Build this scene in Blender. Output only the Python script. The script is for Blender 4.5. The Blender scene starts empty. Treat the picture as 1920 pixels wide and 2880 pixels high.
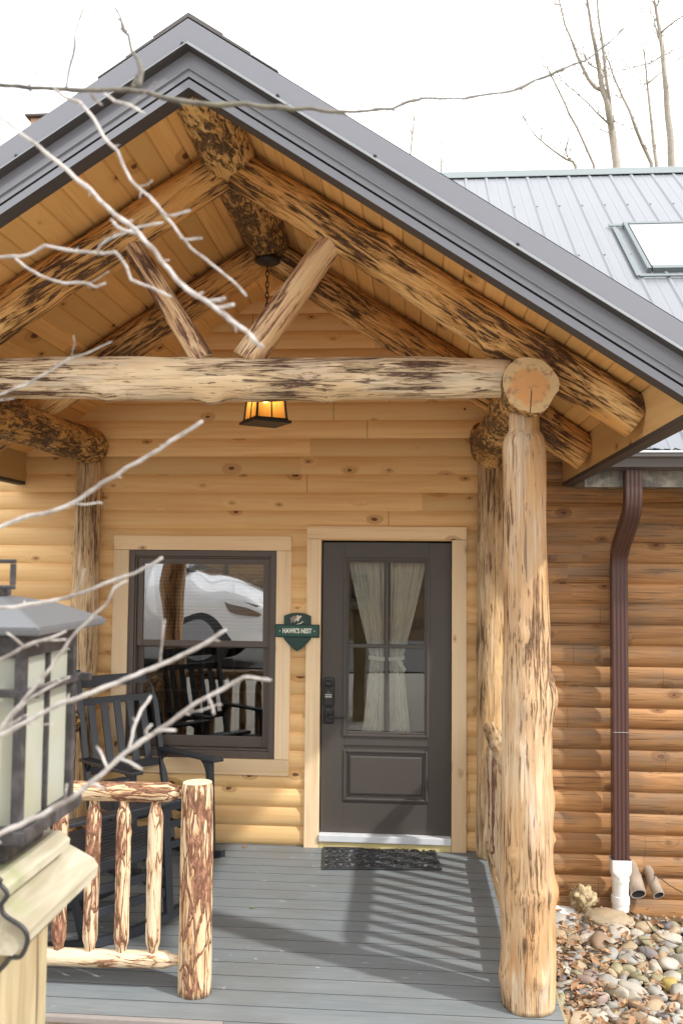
import bpy, bmesh, math, random
from mathutils import Vector, Matrix, noise as mnoise, Quaternion
from math import sin, cos, pi, radians as R
random.seed(7)
SC = bpy.context.scene
COL = SC.collection

# ------------------------------------------------------------------ camera
CF, CYAW, CPITCH, CROLL = 2563.5, 0.0793, 0.0595, 0.0090
CP = Vector((0.0, -6.4429, 1.9475))
_f = Vector((-sin(CYAW)*cos(CPITCH), cos(CYAW)*cos(CPITCH), sin(CPITCH)))
_r0 = Vector((cos(CYAW), sin(CYAW), 0)); _u0 = _r0.cross(_f)
_r = cos(CROLL)*_r0 + sin(CROLL)*_u0; _u = -sin(CROLL)*_r0 + cos(CROLL)*_u0
SS = 1920/1568.0
def at(x, y, d):
    """world point seen at picture position x, y (1568 wide), d metres along the view axis"""
    return CP + d*(_f + _r*((x*SS-960)/CF) - _u*((y*SS-1440)/CF))
cam = bpy.data.cameras.new('camera'); camo = bpy.data.objects.new('camera', cam); COL.objects.link(camo)
cam.sensor_fit = 'VERTICAL'; cam.sensor_height = 36; cam.sensor_width = 24; cam.lens = CF/2880*36
cam.clip_start = 0.05; cam.clip_end = 2000
cam.dof.use_dof = True; cam.dof.focus_distance = 5.2; cam.dof.aperture_fstop = 7.0
mw = Matrix.Identity(4)
for i in range(3):
    mw[i][0] = _r[i]; mw[i][1] = _u[i]; mw[i][2] = -_f[i]; mw[i][3] = CP[i]
camo.matrix_world = mw
SC.camera = camo

# ------------------------------------------------------------------ object helpers
WM = {}
def wm(o):
    m = o.matrix_basis.copy()
    if o.parent: m = wm(o.parent) @ o.matrix_parent_inverse @ m
    return m
def setp(o, parent):
    if parent is not None:
        o.parent = parent; o.matrix_parent_inverse = wm(parent).inverted()
def tag(o, label=None, cat=None, group=None, kind=None):
    if label: o['label'] = label
    if cat: o['category'] = cat
    if group: o['group'] = group
    if kind: o['kind'] = kind
    return o
def empty(name, loc, label, cat, group=None, rz=0):
    o = bpy.data.objects.new(name, None); COL.objects.link(o); o.location = loc; o.rotation_euler = (0, 0, rz)
    o.empty_display_size = .1
    return tag(o, label, cat, group)
def link(name, bm, mats, parent=None, smooth=False, matrix=None, recalc=True):
    if recalc: bmesh.ops.recalc_face_normals(bm, faces=bm.faces)
    me = bpy.data.meshes.new(name); bm.to_mesh(me); bm.free()
    if not isinstance(mats, (list, tuple)): mats = [mats]
    for m in mats: me.materials.append(m)
    if smooth:
        for p in me.polygons: p.use_smooth = True
    o = bpy.data.objects.new(name, me); COL.objects.link(o)
    if matrix is not None: o.matrix_basis = matrix
    setp(o, parent)
    return o
def smooth_angle(o, deg=40):
    me = o.data
    me.polygons.foreach_set('use_smooth', [True]*len(me.polygons))
    bm = bmesh.new(); bm.from_mesh(me)
    for e in bm.edges:
        if len(e.link_faces) == 2 and e.calc_face_angle(0) > R(deg): e.smooth = False
    bm.to_mesh(me); bm.free()
    return o
def box(bm, x0, x1, y0, y1, z0, z1, bev=0, mi=0):
    vs = [bm.verts.new((x, y, z)) for x in (x0, x1) for y in (y0, y1) for z in (z0, z1)]
    F = [(0,1,3,2),(4,6,7,5),(0,4,5,1),(2,3,7,6),(0,2,6,4),(1,5,7,3)]
    fs = [bm.faces.new([vs[i] for i in f]) for f in F]
    for f in fs: f.material_index = mi
    if bev > 0:
        es = list({e for f in fs for e in f.edges})
        bmesh.ops.recalc_face_normals(bm, faces=fs)
        bmesh.ops.bevel(bm, geom=es, offset=bev, segments=2, affect='EDGES', profile=.6)
    return vs
def bar(bm, a, b, w, h, up=Vector((0,0,1)), bev=0.003, mi=0):
    """rectangular bar from a to b, w wide across, h along up"""
    a = Vector(a); b = Vector(b); d = (b-a).normalized()
    s = d.cross(up)
    if s.length < 1e-4: s = d.cross(Vector((0,1,0)))
    s.normalize(); t = s.cross(d).normalized()
    vs = []
    for p in (a, b):
        for i, j in ((-1,-1),(1,-1),(1,1),(-1,1)):
            vs.append(bm.verts.new(p + s*(w/2*i) + t*(h/2*j)))
    fs = [bm.faces.new([vs[i] for i in f]) for f in ((3,2,1,0),(4,5,6,7),(0,1,5,4),(1,2,6,5),(2,3,7,6),(3,0,4,7))]
    for f in fs: f.material_index = mi
    if bev > 0:
        bmesh.ops.recalc_face_normals(bm, faces=fs)
        bmesh.ops.bevel(bm, geom=list({e for f in fs for e in f.edges}), offset=bev, segments=2, affect='EDGES', profile=.6)
def tube(bm, pts, rads, n=8, cap=True, mi=0):
    pts = [Vector(p) for p in pts]
    rings = []
    d = (pts[1]-pts[0]).normalized()
    s = d.cross(Vector((0.13, 0.31, 1))).normalized()
    for i, p in enumerate(pts):
        if i == 0: t = pts[1]-pts[0]
        elif i == len(pts)-1: t = pts[-1]-pts[-2]
        else: t = (pts[i+1]-pts[i]).normalized() + (pts[i]-pts[i-1]).normalized()
        t.normalize()
        s = (s - t*s.dot(t)).normalized(); q = t.cross(s)
        r = rads[i] if isinstance(rads, (list, tuple)) else rads
        rings.append([bm.verts.new(p + r*(cos(2*pi*k/n)*s + sin(2*pi*k/n)*q)) for k in range(n)])
    for a, b in zip(rings, rings[1:]):
        for k in range(n):
            f = bm.faces.new((a[k], a[(k+1) % n], b[(k+1) % n], b[k])); f.material_index = mi
    if cap:
        for ring in (rings[0], rings[-1]):
            f = bm.faces.new(ring); f.material_index = mi
def prism(bm, poly, axis_pts, mi=0, caps=True):
    """poly: list of 3D offsets; axis_pts: list of 3D origins; skins consecutive copies"""
    rings = [[bm.verts.new(Vector(o)+Vector(p)) for p in poly] for o in axis_pts]
    n = len(poly)
    for a, b in zip(rings, rings[1:]):
        for k in range(n):
            f = bm.faces.new((a[k], a[(k+1) % n], b[(k+1) % n], b[k])); f.material_index = mi
    if caps:
        bm.faces.new(rings[0]).material_index = mi; bm.faces.new(rings[-1]).material_index = mi
def lathe(bm, prof, n=20, c=(0,0,0), mi=0):
    c = Vector(c); rings = []
    for r, z in prof:
        if r < 1e-5: rings.append([bm.verts.new(c+Vector((0,0,z)))])
        else: rings.append([bm.verts.new(c+Vector((r*cos(2*pi*k/n), r*sin(2*pi*k/n), z))) for k in range(n)])
    for a, b in zip(rings, rings[1:]):
        for k in range(n):
            A = [a[k % len(a)], a[(k+1) % len(a)]] if len(a) > 1 else [a[0]]
            B = [b[(k+1) % len(b)], b[k % len(b)]] if len(b) > 1 else [b[0]]
            v = A+B
            if len(v) >= 3: bm.faces.new(v).material_index = mi

# ------------------------------------------------------------------ material helpers
class M:
    def __init__(s, name):
        s.m = bpy.data.materials.new(name); s.m.use_nodes = True
        s.nt = s.m.node_tree; s.n = s.nt.nodes; s.n.clear()
        s.out = s.n.new('ShaderNodeOutputMaterial')
        s.b = s.n.new('ShaderNodeBsdfPrincipled'); s.nt.links.new(s.b.outputs[0], s.out.inputs[0])
        s._tc = None
    def l(s, a, b): s.nt.links.new(a, b)
    def put(s, v, sock):
        if hasattr(v, 'is_linked') or isinstance(v, bpy.types.NodeSocket): s.l(v, sock)
        else: sock.default_value = v
    def tc(s, which='Object'):
        if s._tc is None: s._tc = s.n.new('ShaderNodeTexCoord')
        return s._tc.outputs[which]
    def mp(s, v, sc=(1,1,1), loc=(0,0,0), rot=(0,0,0)):
        n = s.n.new('ShaderNodeMapping'); s.put(v, n.inputs[0]); n.inputs[1].default_value = loc; n.inputs[2].default_value = rot; n.inputs[3].default_value = sc
        return n.outputs[0]
    def noise(s, v, sc=5, det=2, rough=.5, dist=0, col=False, dim='3D'):
        n = s.n.new('ShaderNodeTexNoise'); n.noise_dimensions = dim
        s.put(v, n.inputs['Vector']); s.put(sc, n.inputs['Scale']); n.inputs['Detail'].default_value = det
        n.inputs['Roughness'].default_value = rough; n.inputs['Distortion'].default_value = dist
        return n.outputs['Color' if col else 'Fac']
    def voro(s, v, sc=5, feat='F1', rnd=1, dim='3D'):
        n = s.n.new('ShaderNodeTexVoronoi'); n.feature = feat; n.voronoi_dimensions = dim; s.put(v, n.inputs['Vector']); n.inputs['Scale'].default_value = sc
        n.inputs['Randomness'].default_value = rnd
        return n.outputs['Distance'], (n.outputs['Color'] if feat != 'DISTANCE_TO_EDGE' else None)
    def white(s, v):
        n = s.n.new('ShaderNodeTexWhiteNoise'); n.noise_dimensions = '3D'; s.put(v, n.inputs['Vector']); return n.outputs['Value'], n.outputs['Color']
    def ma(s, op, a, b=None, c=None, clamp=False):
        n = s.n.new('ShaderNodeMath'); n.operation = op; n.use_clamp = clamp
        s.put(a, n.inputs[0])
        if b is not None: s.put(b, n.inputs[1])
        if c is not None: s.put(c, n.inputs[2])
        return n.outputs[0]
    def ramp(s, f, stops, interp='LINEAR'):
        n = s.n.new('ShaderNodeValToRGB'); cr = n.color_ramp; cr.interpolation = interp
        while len(cr.elements) > 1: cr.elements.remove(cr.elements[-1])
        for i, (p, c) in enumerate(stops):
            e = cr.elements[0] if i == 0 else cr.elements.new(p)
            e.position = p
            if not isinstance(c, (tuple, list)): c = (c, c, c)
            e.color = (*c[:3], 1)
        s.put(f, n.inputs[0]); return n.outputs[0]
    def sm(s, f, a, b):
        n = s.n.new('ShaderNodeMapRange'); n.interpolation_type = 'SMOOTHSTEP'; s.put(f, n.inputs[0])
        n.inputs[1].default_value = a; n.inputs[2].default_value = b
        return n.outputs[0]
    def mix(s, f, a, b, op='MIX'):
        n = s.n.new('ShaderNodeMix'); n.data_type = 'RGBA'; n.blend_type = op; n.clamp_factor = True
        s.put(f, n.inputs[0])
        for v, i in ((a, 6), (b, 7)):
            if isinstance(v, (tuple, list)): v = (*v[:3], 1)
            s.put(v, n.inputs[i])
        return n.outputs[2]
    def sep(s, v):
        n = s.n.new('ShaderNodeSeparateXYZ'); s.put(v, n.inputs[0]); return n.outputs
    def com(s, x=0., y=0., z=0.):
        n = s.n.new('ShaderNodeCombineXYZ'); s.put(x, n.inputs[0]); s.put(y, n.inputs[1]); s.put(z, n.inputs[2]); return n.outputs[0]
    def vadd(s, a, b):
        n = s.n.new('ShaderNodeVectorMath'); n.operation = 'ADD'; s.put(a, n.inputs[0]); s.put(b, n.inputs[1]); return n.outputs[0]
    def rnd(s):
        return s.n.new('ShaderNodeObjectInfo').outputs['Random']
    def fin(s, col=None, rough=.6, metal=0, bump=None, bs=.3, bd=.01, spec=.3):
        if col is not None:
            if isinstance(col, (tuple, list)): col = (*col[:3], 1)
            s.put(col, s.b.inputs['Base Color'])
        s.put(rough, s.b.inputs['Roughness']); s.b.inputs['Metallic'].default_value = metal
        s.b.inputs['Specular IOR Level'].default_value = spec
        if bump is not None:
            n = s.n.new('ShaderNodeBump'); n.inputs['Strength'].default_value = bs; n.inputs['Distance'].default_value = bd
            s.l(bump, n.inputs['Height']); s.l(n.outputs[0], s.b.inputs['Normal'])
        return s.m

def log_mat(name, pale, warm, dark, cover=.5, sc=(26,26,3.2), edge=.035, warm_amt=.55, grey=.0, fine=.5, mid=None, seed=0, bump=.5, cells=0., csc=(16,16,4), fleck=.5, stain=0.):
    """peeled log: long axis is object Z; leftover bark streaks and drawknife facets on pale and warm wood"""
    k = M(name); oi = k.rnd()
    off = k.com(k.ma('MULTIPLY', oi, 37.0), k.ma('MULTIPLY', oi, 91.0), seed*3.1)
    p = k.vadd(k.tc(), off)
    broad = k.noise(k.mp(p, (5,5,1.3)), 1, 2)
    wood = k.mix(k.sm(broad, .5-.3*warm_amt, .85-.3*warm_amt), pale, warm)
    gr = k.noise(k.mp(p, (90,90,4)), 1, 3, .6)
    wood = k.mix(k.ma('MULTIPLY', k.sm(gr, .35, .75), .35), wood, tuple(c*.66 for c in warm))
    if grey > 0:
        gg = k.noise(k.mp(p, (14,14,2.0), (5,2,1)), 1, 3)
        wood = k.mix(k.ma('MULTIPLY', k.sm(gg, .48, .66), grey), wood, (.46,.43,.38))
    if stain > 0:
        sn_ = k.noise(k.mp(p, (11,11,1.5), (6,6,2)), 1, 3); wood = k.mix(k.ma('MULTIPLY', k.sm(sn_, .60, .70), stain), wood, (.52,.21,.06))
    st = k.noise(k.mp(p, sc), 1, 5, .64, .9)
    cov = k.noise(k.mp(p, (4.5,4.5,2.2), (3,1,7)), 1, 3)
    cv = k.ma('SUBTRACT', cov, .5)
    f = k.ma('ADD', st, k.ma('MULTIPLY', cv, .6))
    t = .72-.34*cover
    m1 = k.sm(f, t-edge*3.0, t-edge*.3)
    m2 = k.sm(f, t, t+edge)
    if cells > 0:
        wp = k.vadd(k.mp(p, csc), k.mp(k.noise(k.mp(p, (csc[0]*.9,csc[1]*.9,csc[2]*1.2)), 1, 2, col=True), (.7,.7,.5)))
        ed, _ = k.voro(wp, 1.0, 'DISTANCE_TO_EDGE')
        rag = k.noise(k.mp(p, (70,70,18)), 1, 3, .7)
        th = k.ma('SUBTRACT', k.ma('MULTIPLY', k.ma('ADD', k.ma('MULTIPLY', cv, 3.6), .62), .21*cells), .05)
        th = k.ma('ADD', th, k.ma('MULTIPLY', k.ma('SUBTRACT', rag, .5), .14))
        c2 = k.sm(k.ma('SUBTRACT', th, ed), 0, .03)
        m2 = k.ma('MAXIMUM', k.ma('MULTIPLY', m2, .8 if cells < .9 else .55), c2)
        m1 = k.ma('MAXIMUM', m1, k.sm(k.ma('SUBTRACT', th, ed), -.05, .02))
    mid = mid or tuple((a*.35+b*.65)*.75 for a, b in zip(dark, warm))
    c = k.mix(k.ma('MULTIPLY', m1, .75), wood, mid)
    dn = k.noise(k.mp(p, (60,60,22), (1,1,1)), 1, 4, .75)
    dk = k.mix(k.sm(dn, .42, .7), dark, tuple(min(1, d*2.8+.03) for d in dark))
    c = k.mix(m2, c, dk)
    # short dark flecks and thin splits along the grain
    fl = k.noise(k.mp(p, (75,75,7), (2,8,5)), 1, 3, .6)
    c = k.mix(k.ma('MULTIPLY', k.sm(k.ma('ADD', fl, k.ma('MULTIPLY', cv, .3)), .60, .66), fleck), c, tuple(d*1.1 for d in dark))
    if fine > 0:
        fn = k.noise(k.mp(p, (55,55,2.2), (9,4,2)), 1, 2)
        c = k.mix(k.ma('MULTIPLY', k.sm(fn, .64, .70), fine), c, tuple(d*1.2 for d in dark))
    h = k.ma('ADD', k.ma('MULTIPLY', m2, .7), k.ma('MULTIPLY', gr, .5))
    h = k.ma('ADD', h, k.ma('MULTIPLY', dn, k.ma('MULTIPLY', m2, .5)))
    h = k.ma('ADD', h, k.ma('MULTIPLY', k.noise(k.mp(p, (18,18,5)), 1, 2), .6))
    return k.fin(c, .62, bump=h, bs=bump, bd=.010, spec=.22)

def end_mat(name, outer, heart, rot=0):
    k = M(name); p = k.tc(); s = k.sep(p)
    wob = k.noise(k.mp(p, (9,9,0)), 1, 3)
    x = k.ma('ADD', s[0], k.ma('MULTIPLY', k.ma('SUBTRACT', wob, .5), .03)); y = k.ma('ADD', s[1], .012)
    r = k.ma('SQRT', k.ma('ADD', k.ma('MULTIPLY', x, x), k.ma('MULTIPLY', y, y)))
    ring = k.ma('SINE', k.ma('MULTIPLY', r, 900))
    c = k.mix(k.sm(k.ma('ADD', r, k.ma('MULTIPLY', k.ma('SUBTRACT', k.noise(k.mp(p, (16,16,0), (4,4,0)), 1, 3), .5), .05)), .070, .092), heart, outer)
    c = k.mix(k.sm(k.noise(k.mp(p, (22,22,0), (7,1,0)), 1, 4, .7), .52, .68), c, (.34,.25,.15))
    c = k.mix(k.ma('MULTIPLY', k.sm(ring, .2, 1), .35), c, tuple(v*.5 for v in heart))
    ang = k.ma('ARCTAN2', y, x)
    rad = k.noise(k.com(k.ma('MULTIPLY', ang, 6.0), k.ma('MULTIPLY', r, 6), 0.), 1, 3)
    c = k.mix(k.ma('MULTIPLY', k.sm(rad, .66, .72), k.sm(r, .085, .11)), c, (.16,.10,.05))
    c = k.mix(k.sm(k.noise(k.mp(p, (14,14,0), (2,5,0)), 1, 2), .62, .7), c, (.42,.2,.13))
    # a check from the pith upwards
    ck = k.ma('MULTIPLY', k.sm(k.ma('ABSOLUTE', k.ma('ADD', x, k.ma('MULTIPLY', wob, .006))), .004, .0015), k.sm(k.ma('MULTIPLY', y, -1.0), 0.0, .03))
    c = k.mix(ck, c, (.05,.03,.02))
    return k.fin(c, .75, bump=ring, bs=.12, bd=.002)

def plank_mat(name, base, dark, along='X', across='Z', pitch=.13, blen=2.4, knot=.55, contrast=1.0, rough=.55, weather=0, butt=True, spec=.3, kcol=(.065,.024,.010), phase=0.):
    k = M(name); s = k.sep(k.tc()); idx = {'X':0,'Y':1,'Z':2}
    a = s[idx[along]]; c_ = s[idx[across]]
    row = k.ma('FLOOR', k.ma('DIVIDE', k.ma('ADD', c_, .0005-phase), pitch))
    rv, rc = k.white(k.com(row, 3.3, 1.7))
    a2 = k.ma('ADD', a, k.ma('MULTIPLY', rv, 11.0))
    cell = k.ma('FLOOR', k.ma('DIVIDE', a2, blen))
    tv, tcol = k.white(k.com(row, cell, 9.1))
    ts = k.sep(tcol)
    off = k.com(k.ma('MULTIPLY', ts[0], 40.0), k.ma('MULTIPLY', ts[1], 40.0), k.ma('MULTIPLY', ts[2], 40.0))
    pv = k.com(a2, c_, 0.)
    # grain with waviness round knots
    pk = k.vadd(k.com(k.ma('MULTIPLY', a2, 3.2), k.ma('MULTIPLY', c_, 6.0), 0.), off)
    kd, kc = k.voro(pk, 1.0, dim='2D')
    ks = k.sep(kc)
    rad = k.ma('MULTIPLY', k.ma('MULTIPLY', k.ma('MAXIMUM', k.ma('SUBTRACT', ks[0], 1-knot), 0.), k.ma('ADD', ks[1], .35)), .17)
    kn = k.noise(pk, 9, 2)
    kn2 = k.noise(pk, 3.1, 3)
    kdn = k.ma('ADD', k.ma('ADD', kd, k.ma('MULTIPLY', k.ma('SUBTRACT', kn, .5), .07)), k.ma('MULTIPLY', k.ma('SUBTRACT', kn2, .5), .09))
    near = k.ma('SUBTRACT', 1.0, k.sm(kdn, .03, .30))
    wav = k.ma('MULTIPLY', k.ma('MULTIPLY', near, k.sm(rad, .0, .03)), .9)
    g = k.vadd(k.com(k.ma('MULTIPLY', a2, 1.6), k.ma('ADD', k.ma('MULTIPLY', c_, 60.0), k.ma('MULTIPLY', wav, 5.0)), 0.), off)
    gr = k.noise(g, 1, 3, .55, .3)
    cat = k.noise(k.vadd(k.com(k.ma('MULTIPLY', a2, .9), k.ma('ADD', k.ma('MULTIPLY', c_, 14.0), k.ma('MULTIPLY', wav, 2.0)), 0.), off), 1, 2)
    lo = tuple(b*(.74 if contrast <= 1 else .55) for b in base)
    col = k.mix(k.sm(tv, 0, 1), tuple(b*(1-.16*contrast) for b in base), tuple(min(1, b*(1+.10*contrast)) for b in base))
    col = k.mix(k.ma('MULTIPLY', k.sm(cat, .45, .8), .55*min(1.4, contrast)), col, dark)
    col = k.mix(k.ma('MULTIPLY', k.sm(gr, .42, .8), .5*min(1.6, contrast)), col, dark)
    halo = k.ma('MULTIPLY', k.ma('SUBTRACT', 1.0, k.sm(k.ma('SUBTRACT', kdn, k.ma('MULTIPLY', rad, 2.6)), -.01, .05)), k.sm(rad, .005, .02))
    col = k.mix(k.ma('MULTIPLY', halo, .6), col, tuple(d*.7 for d in dark))
    km = k.ma('SUBTRACT', 1.0, k.sm(k.ma('SUBTRACT', kdn, rad), -.015, .012))
    km = k.ma('MULTIPLY', km, k.sm(rad, .01, .02))
    kin = k.mix(k.sm(k.noise(pk, 30, 2), .4, .6), kcol, tuple(min(1, c*2.4) for c in kcol))
    col = k.mix(k.ma('MULTIPLY', km, .92), col, kin)
    if weather > 0:
        wn = k.noise(k.com(k.ma('MULTIPLY', a, 2.2), k.ma('MULTIPLY', c_, 9.0), 2.), 1, 4, .6)
        col = k.mix(k.ma('MULTIPLY', k.sm(wn, .42, .68), weather), col, (.19,.145,.10))
        cr = k.noise(k.vadd(k.com(k.ma('MULTIPLY', a2, 2.6), k.ma('MULTIPLY', c_, 140.0), 0.), off), 1, 2)
        col = k.mix(k.ma('MULTIPLY', k.sm(cr, .60, .68), .65), col, (.045,.022,.01))
    h = k.ma('MULTIPLY', gr, -1.0)
    if butt:
        fr = k.ma('FRACT', k.ma('DIVIDE', a2, blen))
        bj = k.ma('SUBTRACT', 1.0, k.sm(k.ma('ABSOLUTE', k.ma('SUBTRACT', fr, .5)), .0002, .0006))
        col = k.mix(k.ma('MULTIPLY', bj, .85), col, (.04,.02,.01))
    return k.fin(col, rough, bump=h, bs=.25 if weather == 0 else .6, bd=.004, spec=spec)

def simple(name, col, rough=.5, metal=0, var=.0, sc=20, bump=0, spec=.4, coat=0):
    k = M(name); p = k.tc()
    n = k.noise(p, sc, 3, .6)
    c = k.mix(n, tuple(v*(1-var) for v in col), tuple(min(1, v*(1+var)) for v in col)) if var else col
    m = k.fin(c, rough, metal, bump=n if bump else None, bs=bump, bd=.003, spec=spec)
    if coat: k.b.inputs['Coat Weight'].default_value = coat
    return m

# ------------------------------------------------------------------ materials
PALE = (.80,.60,.36); WARM = (.68,.36,.13); DARK = (.075,.038,.017)
MT = {}
MT['truss'] = log_mat('truss_log', (.84,.57,.26), (.72,.37,.115), (.080,.040,.019), .52, (44,44,5.0), edge=.05, fine=.65, warm_amt=.6, bump=.9, fleck=.85)
MT['plate'] = log_mat('plate_log', (.78,.53,.23), (.64,.35,.11), (.085,.050,.026), .64, (40,40,13), edge=.04, fine=.35, warm_amt=.6, bump=.9, fleck=.7)
MT['beam'] = log_mat('beam_log', (.84,.69,.48), (.76,.54,.31), (.10,.06,.04), .34, (46,46,3.6), edge=.05, fine=.7, warm_amt=.35, grey=.45, fleck=.9, bump=.8)
MT['post'] = log_mat('post_log', (.70,.56,.39), (.62,.39,.19), (.14,.08,.045), .42, (50,50,2.6), edge=.10, fine=.75, warm_amt=.5, grey=.6, mid=(.45,.26,.12), fleck=.75, bump=.9, stain=.8)
MT['rearpost'] = log_mat('rear_post_log', (.80,.63,.41), (.68,.43,.20), (.13,.075,.04), .36, (46,46,3.0), edge=.09, fine=.6, warm_amt=.55, fleck=.9, grey=.3, bump=.9)
MT['brace'] = log_mat('brace_log', (.84,.65,.42), (.76,.50,.26), (.13,.07,.045), .56, (34,34,3.6), edge=.04, fine=.4, warm_amt=.4, mid=(.50,.27,.15), fleck=.7, bump=.7)
MT['rail'] = log_mat('rail_log', (.72,.58,.40), (.66,.48,.29), (.16,.075,.045), .42, (34,34,5.5), edge=.03, fine=.25, warm_amt=.4, mid=(.48,.24,.10), bump=1.0, cells=.72, csc=(27,27,4.4), fleck=.6)
MT['end'] = end_mat('end_grain', (.64,.46,.24), (.68,.35,.14))
MT['railend'] = simple('peeled_end', (.84,.68,.44), .7, var=.12, sc=40, bump=.15)
MT['siding'] = plank_mat('pine_siding', (.83,.555,.26), (.69,.365,.13), 'X', 'Z', .13, 4.6, .5)
MT['ceiling'] = plank_mat('pine_ceiling', (.83,.50,.185), (.70,.345,.10), 'Y', 'X', .0932, 3.6, .5, butt=False, phase=-.895)
MT['trim'] = plank_mat('pine_trim_upright', (.82,.63,.40), (.71,.46,.23), 'Z', 'X', .5, 9, .42, butt=False)
MT['trimh'] = plank_mat('pine_trim_level', (.82,.61,.37), (.70,.44,.20), 'X', 'Z', .5, 9, .42, butt=False)
MT['brown'] = plank_mat('stained_log_siding', (.43,.225,.092), (.22,.095,.033), 'X', 'Z', .1415, 2.6, .45, contrast=1.7, rough=.6, weather=.6)
MT['fascia'] = simple('brown_grey_coated_metal', (.185,.190,.212), .36, .0, var=.05, sc=3, spec=.5)
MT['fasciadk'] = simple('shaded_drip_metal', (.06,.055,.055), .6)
MT['hem_glint'] = simple('hem_painted_glint', (.215,.225,.23), .3, .0, var=.05, spec=.6)  # slightly lighter than the fascia, a sky glint put into the colour
MT['gutter'] = simple('dark_bronze_gutter', (.085,.075,.07), .4, var=.12, sc=8, spec=.5)
MT['gutterlip'] = simple('pale_gutter_edge', (.62,.63,.63), .45, var=.08)
MT['roofw'] = simple('white_ribbed_metal', (.185,.195,.21), .36, .0, var=.06, sc=2.5, spec=.5)
MT['ridgec'] = simple('grey_green_ridge_metal', (.13,.155,.155), .4, var=.08, spec=.5)
MT['door'] = simple('dark_bronze_door_paint', (.075,.064,.055), .42, var=.06, sc=30, spec=.45)
MT['winframe'] = simple('bronze_window_vinyl', (.105,.082,.068), .45, var=.05, spec=.45)
MT['grille'] = simple('window_grille', (.19,.16,.13), .5)
MT['black'] = simple('black_metal', (.018,.017,.017), .45, var=.2, sc=60, spec=.5)
MT['chair'] = simple('black_painted_wood', (.030,.034,.043), .38, var=.2, sc=30, bump=.05, spec=.5)
MT['rubber'] = simple('black_rubber', (.045,.045,.047), .5, var=.3, sc=60, bump=.2)
MT['white'] = simple('white_pvc', (.80,.80,.79), .35, var=.03)
MT['sill'] = simple('metal_threshold', (.66,.68,.70), .4, var=.1, sc=9)
MT['sillw'] = simple('treated_sill_board', (.62,.52,.24), .7, var=.15, sc=14)
MT['green'] = simple('dark_green_sign', (.012,.045,.037), .4, var=.1, spec=.45)
MT['greenlt'] = simple('green_sign_band', (.018,.085,.060), .4, var=.1, spec=.45)
MT['cream'] = simple('cream_lettering', (.85,.84,.72), .6)
MT['taupe'] = simple('taupe_feather_paint', (.30,.23,.19), .6)
MT['cream2'] = simple('cream_feather_paint', (.72,.66,.54), .6)

def deck_mat():
    k = M('grey_composite_deck'); p = k.tc(); s = k.sep(p)
    row = k.ma('FLOOR', k.ma('DIVIDE', k.ma('ADD', s[1], 10.1580-.0), .1445))
    rv, _ = k.white(k.com(row, 2.2, 5.))
    g = k.noise(k.com(k.ma('MULTIPLY', s[0], 5.), k.ma('MULTIPLY', s[1], 130.), k.ma('MULTIPLY', rv, 30.)), 1, 3, .6)
    g2 = k.noise(k.com(k.ma('MULTIPLY', s[0], 1.3), k.ma('MULTIPLY', s[1], 9.), k.ma('MULTIPLY', rv, 9.)), 1, 3, .6)
    c = k.mix(k.sm(g, .3, .7), (.150,.172,.180), (.205,.226,.232))
    c = k.mix(k.ma('MULTIPLY', k.sm(g2, .45, .75), .5), c, (.25,.265,.268))
    c = k.mix(k.ma('MULTIPLY', rv, .18), c, (.15,.165,.17))
    sp = k.noise(k.mp(p, (11,22,1)), 1, 4, .75, .6)
    ar = k.noise(k.mp(p, (1.3,1.6,1), (2.3,.4,0)), 1, 2)
    c = k.mix(k.ma('MULTIPLY', k.sm(sp, .63, .72), k.ma('MULTIPLY', k.sm(ar, .46, .62), .9)), c, (.68,.67,.63))
    d = k.noise(k.mp(p, (2,2.4,1), (7,1,0)), 1, 4)
    c = k.mix(k.ma('MULTIPLY', k.sm(d, .46, .66), .40), c, (.155,.15,.135))
    return k.fin(c, .62, bump=g, bs=.25, bd=.003, spec=.35)
MT['deck'] = deck_mat()
def oldwood():
    k = M('weathered_treated_timber'); p = k.tc()
    g = k.noise(k.mp(p, (26,26,3)), 1, 3, .6, .4)
    c = k.mix(k.sm(g, .3, .72), (.42,.345,.21), (.29,.22,.12))
    n = k.noise(p, 7, 3)
    c = k.mix(k.ma('MULTIPLY', k.sm(n, .5, .72), .7), c, (.26,.26,.13))
    c = k.mix(k.sm(k.noise(k.mp(p, (40,40,3), (3,3,3)), 1, 1), .68, .72), c, (.16,.11,.06))
    return k.fin(c, .7, bump=g, bs=.3, bd=.004)
MT['oldwood'] = oldwood()
def capwood():
    k = M('weathered_cap_timber'); p = k.tc()
    g = k.noise(k.mp(p, (30,3,30)), 1, 3, .6, .4)
    c = k.mix(k.sm(g, .3, .72), (.46,.42,.32), (.29,.25,.17))
    n = k.noise(p, 9, 3)
    c = k.mix(k.ma('MULTIPLY', k.sm(n, .5, .7), .8), c, (.27,.28,.15))
    return k.fin(c, .7, bump=g, bs=.3, bd=.004)
MT['capwood'] = capwood()
def lampmetal():
    k = M('weathered_lantern_metal'); p = k.tc()
    n = k.noise(p, 30, 4, .65)
    c = k.mix(k.sm(n, .4, .7), (.030,.027,.027), (.075,.068,.070))
    return k.fin(c, .5, bump=n, bs=.2, bd=.002, spec=.5)
MT['lampmetal'] = lampmetal()
MT['lamproof'] = simple('grey_lantern_roof', (.105,.108,.112), .42, var=.12, sc=18, bump=.05, spec=.5)
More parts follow.
